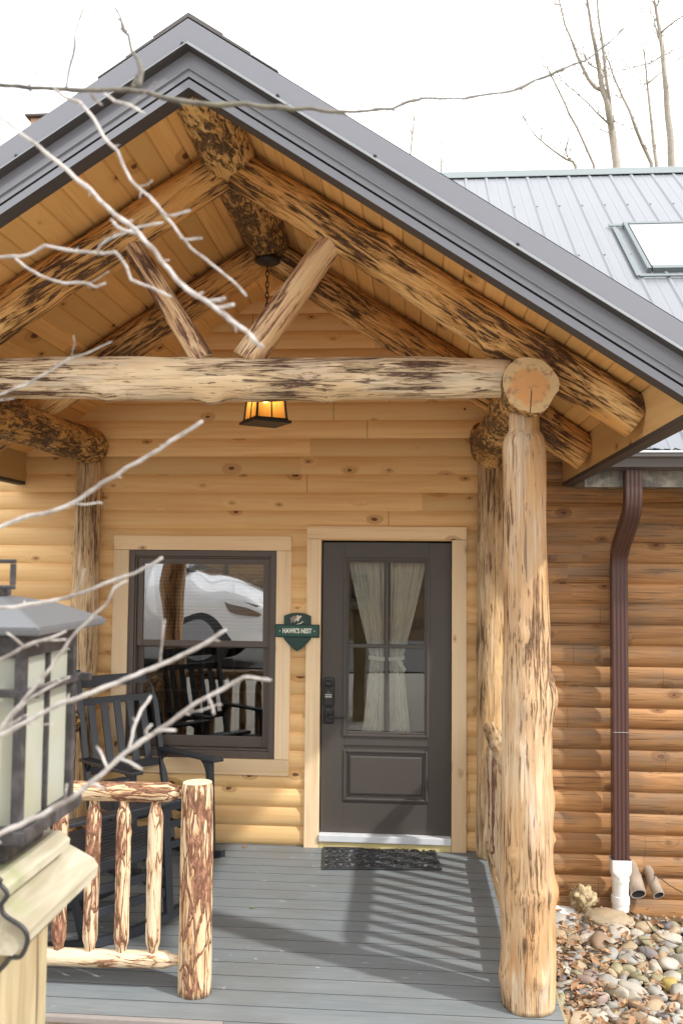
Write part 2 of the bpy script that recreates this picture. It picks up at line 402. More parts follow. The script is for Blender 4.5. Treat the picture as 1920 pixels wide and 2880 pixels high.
def frosted():
    k = M('frosted_lantern_glass'); p = k.tc(); s = k.sep(p)
    n = k.noise(k.mp(p, (7,7,5)), 1, 3)
    c = k.mix(k.sm(n, .35, .7), (.58,.60,.54), (.56,.54,.40))
    k.fin(c, .35, spec=.5)
    tr = k.n.new('ShaderNodeBsdfTranslucent'); k.l(c, tr.inputs[0])
    mx = k.n.new('ShaderNodeMixShader'); mx.inputs[0].default_value = .45
    k.l(k.b.outputs[0], mx.inputs[1]); k.l(tr.outputs[0], mx.inputs[2]); k.l(mx.outputs[0], k.out.inputs[0])
    return k.m
MT['frost'] = frosted()
def amber():
    k = M('amber_lamp_glass'); p = k.tc()
    n = k.noise(k.mp(p, (60,60,4)), 1, 2)
    c = k.mix(n, (.78,.44,.13), (.60,.27,.05))
    k.fin(c, .3, spec=.5)
    tr = k.n.new('ShaderNodeBsdfTranslucent'); k.l(c, tr.inputs[0])
    mx = k.n.new('ShaderNodeMixShader'); mx.inputs[0].default_value = .75
    k.l(k.b.outputs[0], mx.inputs[1]); k.l(tr.outputs[0], mx.inputs[2])
    tp = k.n.new('ShaderNodeBsdfTransparent'); tp.inputs[0].default_value = (1,.68,.28,1)
    m2 = k.n.new('ShaderNodeMixShader'); m2.inputs[0].default_value = .25
    k.l(mx.outputs[0], m2.inputs[1]); k.l(tp.outputs[0], m2.inputs[2]); k.l(m2.outputs[0], k.out.inputs[0])
    return k.m
MT['amber'] = amber()
def emis(name, col, st):
    k = M(name); k.b.inputs['Emission Color'].default_value = (*col, 1); k.b.inputs['Emission Strength'].default_value = st
    return k.m
MT['bulb'] = emis('lit_bulb', (1,.76,.42), 26)
def glass(name, tint=(.93,.95,.93), ior=1.75, rip=.05):
    k = M(name); p = k.tc()
    fr = k.n.new('ShaderNodeFresnel'); fr.inputs[0].default_value = ior
    gl = k.n.new('ShaderNodeBsdfGlossy'); gl.inputs['Roughness'].default_value = 0.0
    bn = k.n.new('ShaderNodeBump'); bn.inputs['Strength'].default_value = rip; bn.inputs['Distance'].default_value = .02
    k.l(k.noise(p, 1.8, 1), bn.inputs['Height']); k.l(bn.outputs[0], gl.inputs['Normal'])
    tp = k.n.new('ShaderNodeBsdfTransparent'); tp.inputs[0].default_value = (*tint, 1)
    mx = k.n.new('ShaderNodeMixShader')
    k.l(fr.outputs[0], mx.inputs[0]); k.l(tp.outputs[0], mx.inputs[1]); k.l(gl.outputs[0], mx.inputs[2]); k.l(mx.outputs[0], k.out.inputs[0])
    return k.m
MT['glass'] = glass('door_glass', (.97,.98,.97), ior=1.75)
MT['wglass'] = glass('window_glass', (.6,.61,.6), ior=3.6, rip=.30)
MT['wglass2'] = glass('lower_window_glass', (.6,.61,.6), ior=2.2)
def cloth():
    k = M('linen_curtain'); p = k.tc()
    w = k.noise(k.mp(p, (60,60,260)), 1, 2)
    c = k.mix(k.sm(w, .35, .7), (.90,.87,.77), (.80,.75,.62))
    k.fin(c, .85, spec=.1)
    tr = k.n.new('ShaderNodeBsdfTranslucent'); k.l(c, tr.inputs[0])
    mx = k.n.new('ShaderNodeMixShader'); mx.inputs[0].default_value = .3
    k.l(k.b.outputs[0], mx.inputs[1]); k.l(tr.outputs[0], mx.inputs[2]); k.l(mx.outputs[0], k.out.inputs[0])
    return k.m
MT['cloth'] = cloth()
MT['room'] = simple('dim_room_wall', (.10,.075,.05), .8, var=.3, sc=2)
MT['blind'] = simple('pale_blind', (.60,.58,.52), .6, var=.1)
def twig(name, a, b, moss):
    k = M(name); p = k.tc()
    n = k.noise(p, 45, 4, .65); n2 = k.noise(p, 9, 2)
    c = k.mix(k.sm(n, .35, .68), a, b); c = k.mix(k.ma('MULTIPLY', k.sm(n2, .52, .68), .6), c, moss)
    return k.fin(c, .6, bump=n, bs=.35, bd=.0015)
MT['twig'] = twig('pale_twig_bark', (.50,.465,.43), (.24,.205,.18), (.52,.49,.45))
MT['mossy_backlit'] = twig('mossy_backlit_bark', (.15,.135,.105), (.07,.06,.055), (.17,.165,.085))  # olive moss tone, with the darkness of backlit twigs put into the colour
MT['tree'] = twig('bare_tree_bark', (.36,.32,.26), (.22,.19,.15), (.34,.33,.22))
def ground_mat(name, cols, sc=9):
    k = M(name); p = k.tc()
    d, c = k.voro(p, sc*3); cs = k.sep(c)
    n = k.noise(p, sc, 4, .65); b = k.noise(p, .6, 3)
    col = k.ramp(cs[0], [(0, cols[0]), (.35, cols[1]), (.7, cols[2]), (1, cols[3])])
    col = k.mix(k.ma('MULTIPLY', n, .6), col, cols[1]); col = k.mix(k.sm(b, .4, .7), col, cols[2])
    return k.fin(col, .9, bump=d, bs=.8, bd=.02, spec=.1)
MT['soil'] = ground_mat('leafy_soil', [(.16,.11,.07),(.10,.07,.045),(.24,.16,.09),(.30,.21,.13)])
MT['hill'] = ground_mat('leaf_litter_hill', [(.14,.09,.055),(.075,.05,.035),(.19,.12,.06),(.26,.18,.10)], 5)
MT['asphalt'] = simple('gravel_driveway', (.22,.215,.205), .9, var=.35, sc=60, bump=.3, spec=.1)
MT['carpaint'] = simple('white_car_paint', (.78,.79,.80), .25, var=.01, spec=.5, coat=1)
MT['carglass'] = simple('dark_car_glass', (.015,.017,.02), .05, spec=.8)
MT['tyre'] = simple('tyre_rubber', (.05,.05,.053), .8, var=.2)
MT['chrome'] = simple('headlight_chrome', (.75,.77,.8), .12, .9)
MT['hub'] = simple('grey_wheel_hub', (.30,.31,.33), .4)
MT['leaf'] = None
def leafm():
    k = M('dry_leaf'); p = k.tc()
    n = k.noise(p, 14, 2)
    c = k.ramp(n, [(.3,(.16,.085,.045)),(.45,(.30,.17,.09)),(.58,(.42,.27,.16)),(.7,(.14,.075,.04))])
    return k.fin(c, .7, spec=.15)
MT['leaf'] = leafm()
def stone_mat(name, cols, sp=.5):
    k = M(name); oi = k.rnd(); p = k.vadd(k.tc(), k.com(k.ma('MULTIPLY', oi, 51.), k.ma('MULTIPLY', oi, 17.), 0.))
    base = k.ramp(oi, [(i/(len(cols)-1), c) for i, c in enumerate(cols)])
    n = k.noise(p, 14, 4, .6); n2 = k.noise(p, 70, 3, .6); n3 = k.noise(p, 5, 2)
    c = k.mix(k.ma('MULTIPLY', k.sm(n, .4, .7), .35), base, tuple(v*.62 for v in cols[0]))
    c = k.mix(k.ma('MULTIPLY', k.sm(n2, .5, .72), .3), c, (.48,.46,.42))
    c = k.mix(k.ma('MULTIPLY', k.sm(n3, .55, .7), .35), c, (.38,.24,.12))
    return k.fin(c, .68, bump=n2, bs=.2, bd=.004, spec=.3)
STN = {
 'grey': stone_mat('grey_stone', [(.30,.295,.27),(.37,.36,.32),(.25,.255,.25)]),
 'pale': stone_mat('pale_stone', [(.42,.385,.31),(.50,.45,.37),(.36,.34,.29)]),
 'tan': stone_mat('tan_stone', [(.38,.29,.18),(.44,.34,.22),(.33,.26,.17)]),
 'olive': stone_mat('olive_stone', [(.31,.28,.16),(.35,.31,.19),(.28,.26,.16)]),
 'brown': stone_mat('brown_stone', [(.24,.165,.11),(.29,.20,.13),(.20,.15,.11)]),
 'pink': stone_mat('pinkish_stone', [(.31,.23,.20),(.35,.265,.23),(.28,.22,.20)]),
 'dark': stone_mat('dark_stone', [(.17,.16,.16),(.22,.20,.20),(.14,.13,.13)]),
 'ochre': stone_mat('ochre_stone', [(.42,.31,.09),(.44,.33,.10),(.40,.30,.08)]),
 'cream': stone_mat('cream_stone', [(.60,.54,.42),(.62,.56,.44),(.58,.52,.41)]),
}

# ------------------------------------------------------------------ logs
def log(name, A, B, prof, mats, parent, seed, nside=28, lump=.05, knots=(), step=.04, bow=0, roundend=(0, 0), rnd=.012, label=None):
    """log from A to B. prof: list of (t, radius). knots: (t, angle, height, width)"""
    A = Vector(A); B = Vector(B); L = (B-A).length
    nseg = max(6, int(L/step)); bm = bmesh.new(); rings = []
    iq = (B-A).to_track_quat('Z', 'Y').inverted(); kk = []
    for kt, ka, kh, kw in knots:
        if isinstance(ka, tuple): v = iq @ Vector(ka); ka = math.atan2(v.y, v.x)
        kk.append((kt, ka, kh, kw))
    knots = kk
    def rad(t):
        for (t0, r0), (t1, r1) in zip(prof, prof[1:]):
            if t <= t1:
                u = (t-t0)/(t1-t0) if t1 > t0 else 0
                u = u*u*(3-2*u); return r0+(r1-r0)*u
        return prof[-1][1]
    for i in range(nseg+1):
        t = i/nseg; z = t*L; r = rad(t)
        e0, e1 = roundend
        if e0 and z < e0: r *= math.sqrt(max(.05, 1-(1-z/e0)**2))
        if e1 and L-z < e1: r *= math.sqrt(max(.05, 1-(1-(L-z)/e1)**2))
        ox = mnoise.noise((z*1.1+seed, 3.3, 1.7))*rnd + bow*4*t*(1-t); oy = mnoise.noise((z*1.1+seed, 7.3, 4.2))*rnd
        ring = []
        for k in range(nside):
            a = 2*pi*k/nside
            n1 = mnoise.noise((cos(a)*1.1+seed*1.7, sin(a)*1.1, z*1.6))
            n2 = mnoise.noise((cos(a)*3+seed, sin(a)*3+9, z*5))
            n3 = mnoise.noise((cos(a)*7+seed, sin(a)*7+3, z*9)); n4 = mnoise.noise((cos(a)*4.5-seed, sin(a)*4.5, z*.9+seed)); n5 = mnoise.noise((cos(a)*1.6+seed, sin(a)*1.6+5, z*3.3))
            rr = r*(1+lump*n1+lump*.5*n2+lump*.3*n3+lump*.45*n4+lump*.5*n5)
            for (kt, ka, kh, kw) in knots:
                dz = (z-kt*L); da = (a-ka+pi) % (2*pi)-pi
                q = (dz/kw)**2+(da*r/kw)**2
                if q < 9: rr += kh*math.exp(-q)
            ring.append(bm.verts.new((ox+rr*cos(a), oy+rr*sin(a), z)))
        rings.append(ring)
    for a, b in zip(rings, rings[1:]):
        for k in range(nside):
            bm.faces.new((a[k], a[(k+1) % nside], b[(k+1) % nside], b[k])).smooth = True
    for ring in (rings[0], rings[-1]):
        f = bm.faces.new(ring); f.material_index = 1 if len(mats) > 1 else 0
    q = (B-A).to_track_quat('Z', 'Y')
    o = link(name, bm, mats, parent, matrix=Matrix.Translation(A) @ q.to_matrix().to_4x4())
    if label: o['label'] = label
    return o

XC = -.895                                        # gable centre line
def ztop(x): return 4.104-.66*abs(x-XC)
def zceil(x): return 4.02-.66*abs(x-XC)

# ================================================================== the pale cabin
cabin = empty('cabin', (0, 0, 0), 'new pale pine log-sided cabin with a timber-framed gable porch and dark door', 'cabin')
OPEN = [(-2.04, -.96, .585, 2.055), (-.655, .275, -.03, 2.13)]    # window, door
def siding(name, x0, x1, z0, z1, pitch, bulge, y0, openings, mat, parent, clipfn=None, phase=0.):
    bm = bmesh.new()
    def yprof(z):
        f = ((z-phase)/pitch) % 1.0
        return y0-bulge*(1-abs(2*f-1)**2.6)
    zs = set()
    k0 = math.floor((z0-phase)/pitch)-1; k1 = math.ceil((z1-phase)/pitch)+1
    for k in range(k0, k1):
        for f in (0.0, .02, .06, .13, .25, .4, .6, .75, .87, .94, .98):
            z = phase+(k+f)*pitch
            if z0 < z < z1: zs.add(round(z, 5))
    zs |= {z0, z1}
    for o in openings: zs |= {o[2], o[3]} if z0 < o[2] and o[3] < z1 else {max(z0, o[2]), min(z1, o[3])}
    zs = sorted(zs)
    for a, b in zip(zs, zs[1:]):
        if b-a < 1e-5: continue
        m = (a+b)/2; iv = [(x0, x1)]
        if clipfn: iv = clipfn(m, x0, x1)
        for o in openings:
            if o[2] < m < o[3]:
                new = []
                for s, e in iv:
                    if e <= o[0] or s >= o[1]: new.append((s, e)); continue
                    if s < o[0]: new.append((s, o[0]))
                    if e > o[1]: new.append((o[1], e))
                iv = new
        ya, yb = yprof(a+1e-6), yprof(b-1e-6)
        for s, e in iv:
            v = [bm.verts.new(p) for p in ((s, ya, a), (e, ya, a), (e, yb, b), (s, yb, b))]
            bm.faces.new(v)
    bmesh.ops.remove_doubles(bm, verts=bm.verts, dist=1e-5)
    o = link(name, bm, mat, parent, smooth=False, recalc=False)
    smooth_angle(o, 35)
    return o
def clip_gable(z, x0, x1):
    if z > 2.72:
        h = (4.05-z)/.66
        return [(max(x0, XC-h), min(x1, XC+h))]
    return [(x0, x1)]
siding('wall', -6.0, .60, -.40, 4.03, .13, .020, 0.0, OPEN, MT['siding'], cabin, clip_gable)
# window and door trim
def trim(name, rects, mat, y=-.036, t=.05):
    for (x0, x1, z0, z1) in rects:
        bm = bmesh.new(); box(bm, x0, x1, y, y+t, z0, z1, .004); link(name, bm, mat, cabin)
trim('door_trim', [(-.752, -.650, -.005, 2.138), (.266, .368, -.005, 2.138)], MT['trim'])
trim('door_trim', [(-.752, .368, 2.140, 2.229)], MT['trimh'], y=-.044, t=.058)
trim('window_trim', [(-2.147, -2.034, .594, 2.052), (-.966, -.862, .594, 2.052)], MT['trim'])
trim('window_trim', [(-2.147, -.862, 2.054, 2.157), (-2.147, -.862, .482, .592)], MT['trimh'], y=-.038, t=.052)

# ---- window
def frame_rect(bm, x0, x1, z0, z1, w, y0, y1, bev=.003, wb=None):
    wb = wb or w
    box(bm, x0, x0+w, y0, y1, z0, z1, bev); box(bm, x1-w, x1, y0, y1, z0, z1, bev)
    box(bm, x0+w+.0005, x1-w-.0005, y0+.0007, y1, z1-w, z1-.0007, bev); box(bm, x0+w+.0005, x1-w-.0005, y0+.0007, y1, z0+.0007, z0+wb, bev)
bm = bmesh.new(); frame_rect(bm, -2.034, -.966, .594, 2.052, .042, -.022, .07, wb=.05)
frame_rect(bm, -1.991, -1.009, .645, 2.009, .012, -.012, .07)
win = link('window', bm, MT['winframe'], cabin)
bm = bmesh.new(); frame_rect(bm, -1.977, -1.023, 1.368, 1.996, .042, .002, .040); link('sash', bm, MT['winframe'], win)
bm = bmesh.new(); frame_rect(bm, -1.977, -1.023, .659, 1.400, .042, .043, .068, wb=.075); link('sash', bm, MT['winframe'], win)
bm = bmesh.new(); box(bm, -1.938, -1.062, .018, .022, 1.408, 1.956)
link('pane', bm, MT['wglass'], win)
bm = bmesh.new(); box(bm, -1.938, -1.062, .053, .057, .732, 1.360)
link('pane', bm, MT['wglass2'], win)
bm = bmesh.new()
for i in (1, 2, 3):
    x = -1.938+.876*i/4
    box(bm, x-.008, x+.008, .026, .032, 1.408, 1.956); box(bm, x-.008, x+.008, .061, .066, .732, 1.360)
box(bm, -1.938, -1.062, .0255, .0325, 1.672, 1.690); box(bm, -1.938, -1.062, .0605, .0665, 1.038, 1.056)
link('grille', bm, MT['grille'], win)
bm = bmesh.new()
for i in range(20):
    z = 1.97-.026*i
    box(bm, -1.95, -1.05, .10, .122, z, z+.003)
link('blind', bm, MT['blind'], win)
# ---- door
DY = .012
bm = bmesh.new()
GX0, GX1, GZ0, GZ1 = -.455, .078, .795, 1.976
box(bm, -.643, GX0-.026, DY, DY+.045, .098, 2.118, .003); box(bm, GX1+.026, .263, DY, DY+.045, .098, 2.118, .003)
box(bm, GX0-.0255, GX1+.0255, DY+.0006, DY+.045, GZ1+.026, 2.1175, .0); box(bm, GX0-.0255, GX1+.0255, DY+.0006, DY+.045, .70, GZ0-.026, .0)
box(bm, GX0-.0255, GX1+.0255, DY+.0006, DY+.045, .0985, .30, .0)
box(bm, GX0-.0255, GX1+.0255, DY+.012, DY+.045, .301, .699, .0)
door = link('door', bm, MT['door'], cabin)
bm = bmesh.new()
frame_rect(bm, GX0-.034, GX1+.034, GZ0-.036, GZ1+.034, .020, DY-.012, DY+.02, .005)
frame_rect(bm, GX0-.015, GX1+.015, GZ0-.017, GZ1+.015, .016, DY-.005, DY+.02, .004)
link('glass_frame', bm, MT['door'], door)
bm = bmesh.new()
box(bm, -.199, -.175, DY-.006, DY+.022, GZ0, GZ1, .005); box(bm, GX0, -.1995, DY-.0055, DY+.022, 1.376, 1.402, .005); box(bm, -.1745, GX1, DY-.0055, DY+.022, 1.376, 1.402, .005)
link('muntin', bm, MT['door'], door)
bm = bmesh.new(); box(bm, GX0+.001, GX1-.001, DY+.024, DY+.028, GZ0, GZ1)
link('pane', bm, MT['glass'], door)
bm = bmesh.new()
frame_rect(bm, -.484, .104, .318, .668, .018, DY-.008, DY+.02, .006); box(bm, -.445, .065, DY-.002, DY+.02, .358, .628, .014)
link('panel', bm, MT['door'], door)
bm = bmesh.new()
box(bm, -.628, -.552, DY-.030, DY, .965, 1.165, .012); box(bm, -.625, -.555, DY-.022, DY, .845, .955, .014)
link('lock_plate', bm, MT['black'], door)
bm = bmesh.new()
for (r, y0) in ((.024, -.052),):
    lathe(bm, [(0, .022), (r*.7, .022), (r, .012), (r, 0)], 20)
o = link('deadbolt', bm, MT['black'], door, smooth=True, matrix=Matrix.Translation((-.590, DY-.030, 1.125)) @ Matrix.Rotation(pi/2, 4, 'X'))
bm = bmesh.new()
for j in range(2):
    for i in range(5): box(bm, -.613+.0095*i, -.606+.0095*i, DY-.034, DY-.030, 1.045-.015*j, 1.053-.015*j)
for i in range(1): box(bm, -.594, -.588, DY-.034, DY-.030, 1.063, 1.068)
link('keypad', bm, MT['blind'], door)
bm = bmesh.new()
pts = [(-.590, DY-.02, .905), (-.590, DY-.065, .905), (-.580, DY-.072, .903), (-.53, DY-.07, .895), (-.485, DY-.066, .898), (-.472, DY-.064, .902)]
tube(bm, pts, [.012, .011, .010, .008, .006, .005], 10)
link('handle', bm, MT['black'], door, smooth=True)
bm = bmesh.new(); box(bm, -.648, .264, -.05, .06, .046, .094, .006); link('threshold', bm, MT['sill'], door)
bm = bmesh.new(); box(bm, -.648, .264, -.036, .06, -.004, .0445, .003); link('sill_board', bm, MT['sillw'], door)

# ---- room behind the glass
bm = bmesh.new()
vs = box(bm, -3.6, .55, .12, 4.2, -.02, 2.7)
bmesh.ops.delete(bm, geom=[f for f in bm.faces if all(abs(v.co.y-.12) < 1e-4 for v in f.verts)], context='FACES')
link('interior', bm, MT['room'], cabin)

# ---- roof
def sweep(bm, prof, s, d0, d1, mi=0):
    """prof: list of (y, dz) below the roof line; swept from ridge (d0) to eave (d1) on side s"""
    rings = []
    for d in (d0, d1):
        x = XC+s*d
        rings.append([bm.verts.new((x, y, 4.104-.66*d+dz)) for y, dz in prof])
    for k in range(len(prof)-1):
        f = bm.faces.new((rings[0][k], rings[0][k+1], rings[1][k+1], rings[1][k])); f.material_index = mi
EAVE = 2.02
bm = bmesh.new()
for s in (-1, 1):
    sweep(bm, [(-3.02, .004), (4.0, .004)], s, 0, EAVE); sweep(bm, [(-2.96, -.05), (4.0, -.05)], s, 0, EAVE)
roof = link('porch_roof', bm, MT['fascia'], cabin)
bm = bmesh.new()
for s in (-1, 1):
    sweep(bm, [(-2.96, .0), (-3.02, .0), (-3.03, -.004), (-3.03, -.097)], s, 0, EAVE)
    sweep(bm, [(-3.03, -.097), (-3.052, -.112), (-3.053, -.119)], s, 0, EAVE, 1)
    sweep(bm, [(-3.053, -.119), (-3.040, -.122), (-3.002, -.122)], s, 0, EAVE, 2)
rk = link('rake_trim', bm, [MT['fascia'], MT['hem_glint'], MT['fasciadk']], roof, recalc=False)
bm = bmesh.new()
for s in (-1, 1):
    sweep(bm, [(-2.97, -.119), (-3.0, -.119), (-3.0, -.186)], s, 0, EAVE)
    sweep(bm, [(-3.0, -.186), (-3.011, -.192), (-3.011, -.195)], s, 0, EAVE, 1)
    sweep(bm, [(-3.011, -.195), (-3.0, -.199), (-3.0, -.224)], s, 0, EAVE)
    sweep(bm, [(-3.0, -.224), (-2.982, -.226), (-2.982, -.233), (-3.0, -.235)], s, 0, EAVE, 2)
    sweep(bm, [(-3.0, -.235), (-3.0, -.269)], s, 0, EAVE)
    sweep(bm, [(-3.0, -.269), (-2.915, -.269), (-2.915, -.08)], s, 0, EAVE, 2)
link('fascia', bm, [MT['fascia'], MT['hem_glint'], MT['fasciadk']], roof, recalc=False)
bm = bmesh.new()                                   # stepped ridge cap ends at the apex
for s in (-1, 1):
    for d0, d1, h in ((0, .14, .022), (.142, .25, .015), (.252, .36, .010)):
        x0, x1 = XC+s*d0, XC+s*d1
        pr = [(x0, 4.104-.66*d0+.004), (x1, 4.104-.66*d1+.004), (x1, 4.104-.66*d1+h), (x0, 4.104-.66*d0+h)]
        prism(bm, [(x, 0, z) for x, z in pr], [(0, -3.028+.004*d0, 0), (0, 4.0, 0)])
link('ridge_cap', bm, MT['gutter'], roof)
for (sx, d) in ((-1, .02), (-1, .68), (1, .36), (1, .74), (1, 1.28)):
    bm = bmesh.new(); x = XC+sx*d
    lathe(bm, [(0, .010), (.005, .009), (.0075, .003), (.0075, 0)], 8)
    link('screw', bm, MT['black'], roof, matrix=Matrix.Translation((x, -3.030, ztop(x)-.095)) @ Matrix.Rotation(pi/2, 4, 'X'))
# ceiling boards
bm = bmesh.new()
for s in (-1, 1):
    d = 0.0
    while d < 1.925:
        d1 = min(d+.0932, 1.925); g = .0016
        for (a, b) in ((d+g, d1-g),):
            pts = []
            for dd, dz in ((a, .006), (a+.004, 0), (b-.004, 0), (b, .006)):
                pts.append((XC+s*dd, 4.02-.66*dd+dz))
            for (p, q) in zip(pts, pts[1:]):
                bm.faces.new([bm.verts.new(v) for v in ((p[0], -2.965, p[1]), (q[0], -2.965, q[1]), (q[0], 0.03, q[1]), (p[0], 0.03, p[1]))])
        d = d1
    bm.faces.new([bm.verts.new(v) for v in ((XC, -2.965, 4.028), (XC+s*1.93, -2.965, 4.028-.66*1.93), (XC+s*1.93, .03, 4.028-.66*1.93), (XC, .03, 4.028))])
ceil = link('ceiling', bm, MT['ceiling'], cabin, recalc=False)
# boxed eave boards
for s in (-1, 1):
    x = XC+s*1.927; bm = bmesh.new()
    box(bm, min(x, x+s*.02), max(x, x+s*.02), -2.985, .0, 2.545, 2.76, .001)
    link('eave_board', bm, plank_mat('eave_pine', (.66,.44,.19), (.54,.31,.11), 'Y', 'Z', .5, 9, .4, butt=False) if s == -1 else bpy.data.materials['eave_pine'], cabin)
    bm = bmesh.new(); box(bm, min(x+s*.022, x+s*.07), max(x+s*.022, x+s*.07), -3.0, .0, 2.520, 2.80, .003)
    box(bm, min(x, x+s*.0215), max(x, x+s*.0215), -3.0, .0, 2.520, 2.5435, .0)
    link('eave_fascia', bm, MT['fasciadk'], roof)
# chimney pipe behind the roof
ch = at(92, 292, 9.4); bm = bmesh.new()
box(bm, ch.x-.10, ch.x+.10, ch.y, ch.y+.2, ch.z-2.2, ch.z+.10, .004)
chim = link('chimney', bm, plank_mat('chimney_board', (.50,.33,.22), (.40,.22,.12), 'Z', 'X', .5, 9, .2, butt=False), roof)
bm = bmesh.new(); box(bm, ch.x-.145, ch.x+.145, ch.y-.045, ch.y+.245, ch.z+.101, ch.z+.127, .006); link('chimney_cap', bm, MT['gutter'], roof)

# ---- timber frame
T2 = [MT['truss'], MT['end']]
log('ridge_log', (XC, -2.93, 3.925), (XC, -.98, 3.925), [(0, .128), (.5, .132), (1, .132)], [MT['plate'], MT['end']], cabin, 1.3, lump=.06, roundend=(0, .05))
def rafter(y, s, seed, r, kn):
    def P(d): return Vector((XC+s*d, y, 4.005-.655*d-r*1.19))
    log('rafter_log', P(.055), P(1.918), [(0, r*.95), (.3, r), (.6, r*1.06), (1, r*1.02)], T2, cabin, seed, lump=.07, knots=kn, rnd=.014)
rafter(-2.2, 1, 2.1, .098, [(.36, 2.4, .022, .05), (.62, 1.2, .018, .06), (.66, 4.4, .02, .05)])
rafter(-2.2, -1, 3.7, .100, [(.45, 1.9, .02, .06), (.7, 3.4, .02, .05)])
rafter(-.97, 1, 4.9, .105, [(.5, 4.2, .025, .06), (.85, 2.4, .022, .05)])
rafter(-.97, -1, 6.1, .105, [(.3, 1.2, .02, .05), (.6, 5., .02, .05)])
log('tie_beam', (-2.30, -2.2, 2.845), (.44, -2.2, 2.832), [(0, .098), (.5, .104), (.86, .100), (1, .088)], [MT['beam'], MT['end']], cabin, 7.7, lump=.06,
    knots=[(.49, (0,-.3,-1), .026, .05), (.345, (0,-1,.3), .016, .035), (.31, (0,-.5,-1), .022, .05), (.66, (0,-1,-.1), .016, .04), (.69, (0,-.3,-1), .02, .045), (.80, (0,-1,.5), .012, .03), (.56, (0,-1,-.6), .012, .03)], rnd=.016)
# braces
log('brace_log', (-1.385, -2.2, 3.52), (-1.005, -2.2, 2.925), [(0, .050), (1, .054)], [MT['brace'], MT['railend']], cabin, 8.2, nside=20, lump=.06, rnd=.006)
log('brace_log', (-.375, -2.2, 3.53), (-.80, -2.2, 2.925), [(0, .064), (1, .074)], [MT['brace'], MT['railend']], cabin, 9.4, nside=20, lump=.05, rnd=.006)
# plates: run from the front posts back to the wall
PL = [MT['plate'], MT['end']]
log('plate_log', (.506, -2.415, 2.757), (.520, -.005, 2.785), [(0, .122), (.08, .116), (.5, .118), (.85, .130), (1, .128)], PL, cabin, 10.5, lump=.09, knots=[(.93, 1.0, .05, .09), (.88, 4.6, .045, .09), (.03, 4.7, .012, .05)], roundend=(0, .08), rnd=.01)
log('plate_log', (-2.296, -2.415, 2.757), (-2.310, -.005, 2.785), [(0, .120), (.5, .118), (.85, .126), (1, .122)], PL, cabin, 11.5, lump=.07, knots=[(.6, 3.2, .03, .07)], roundend=(0, .08), rnd=.01)
# posts (angles: seen from the front the camera side is about -pi/2 in x,y)
PP = [(0, .114), (.03, .117), (.08, .121), (.18, .122), (.26, .118), (.40, .113), (.52, .112), (.60, .104), (.85, .100), (.94, .099), (.955, .093), (.972, .070), (1, .068)]
log('log_post', (.519, -2.2, 0.002), (.508, -2.2, 2.66), PP, [MT['post'], MT['railend']], cabin, 12.5, nside=48, lump=.05, step=.02,
    knots=[(.51, (1,-.2,0), .024, .075), (.19, (1,-.3,0), .022, .06), (.335, (1,0,0), .014, .07), (.19, (.35,-1,0), .014, .03), (.187, (-.35,-1,0), .012, .03), (.255, (-.8,-1,0), .014, .025), (.50, (0,-1,0), .014, .05), (.055, (.3,-1,0), .018, .03), (.05, (-1,-.2,0), .016, .05), (.275, (1,0,0), .016, .02), (.62, (-.3,-1,0), .010, .04), (.43, (-.5,-1,0), .010, .035), (.12, (0,-1,0), .008, .03)], rnd=.012)
log('log_post', (-2.296, -2.2, 0.002), (-2.296, -2.2, 2.66), PP, [MT['post'], MT['railend']], cabin, 13.5, nside=32, lump=.035, rnd=.008)
log('log_post', (.532, -.098, 0.004), (.530, -.098, 2.68), [(0, .100), (.3, .098), (.6, .097), (1, .096)], [MT['rearpost'], MT['railend']], cabin, 14.5, nside=36, lump=.065, knots=[(.33, 3.2, .02, .05), (.06, 3.8, .015, .04)], rnd=.01)
log('log_post', (-2.327, -.098, 0.004), (-2.322, -.098, 2.68), [(0, .12), (.2, .112), (.38, .10), (.42, .096), (1, .090)], [MT['rearpost'], MT['railend']], cabin, 15.5, nside=32, lump=.06, rnd=.01)

# ================================================================== deck
bm = bmesh.new()
y = -.158+.1445*2; k = 0
rows = []
while y > -4.2:
    rows.append((y-.1445+.0018, y-.0018)); y -= .1445
for (a, b) in rows:
    a2 = a; x0 = -4.6
    if b > .02: b = .02
    if b-a < .02: continue
    if a < -2.52: x0 = -.80
    # bevelled top
    prof = [(a, -.024), (a, -.003), (a+.0022, 0), (b-.0022, 0), (b, -.003), (b, -.024)]
    nf = len(bm.faces); prism(bm, [(0, p[0], p[1]) for p in prof], [(x0, 0, 0), (.655, 0, 0)]); bm.faces.ensure_lookup_table()
    for f in bm.faces[nf:]:
        f.normal_update()
        if abs(f.normal.z) < .9 and abs(f.normal.x) < .5: f.material_index = 1
yb = min(a for a, b in rows if a >= -2.52)
deck = link('deck', bm, [MT['deck'], simple('grimy_gap_shade_edge', (.06,.062,.065), .8)], smooth=False); tag(deck, kind='structure')  # edge faces coloured dark for the shade between boards, with some grime
bm = bmesh.new(); box(bm, -4.6, -.802, yb-.030, yb-.001, -.030, .001, .006)
sub = link('deck_nosing', bm, simple('worn_grey_nosing', (.27,.24,.22), .6, var=.15, sc=20), deck)
bm = bmesh.new(); box(bm, -4.6, -.802, yb-.022, yb-.004, -.30, -.031, .002);  box(bm, .653, .675, -4.2, .0, -.22, -.027)
link('deck_framing', bm, MT['oldwood'], deck)
bm = bmesh.new(); box(bm, -4.59, .650, yb+.02, .0, -.20, -.026); box(bm, -.79, .650, -4.2, yb+.018, -.20, -.0262)
link('gap_shade_slab', bm, MT['black'], deck)  # black slab below the boards, stands in for shade in the gaps

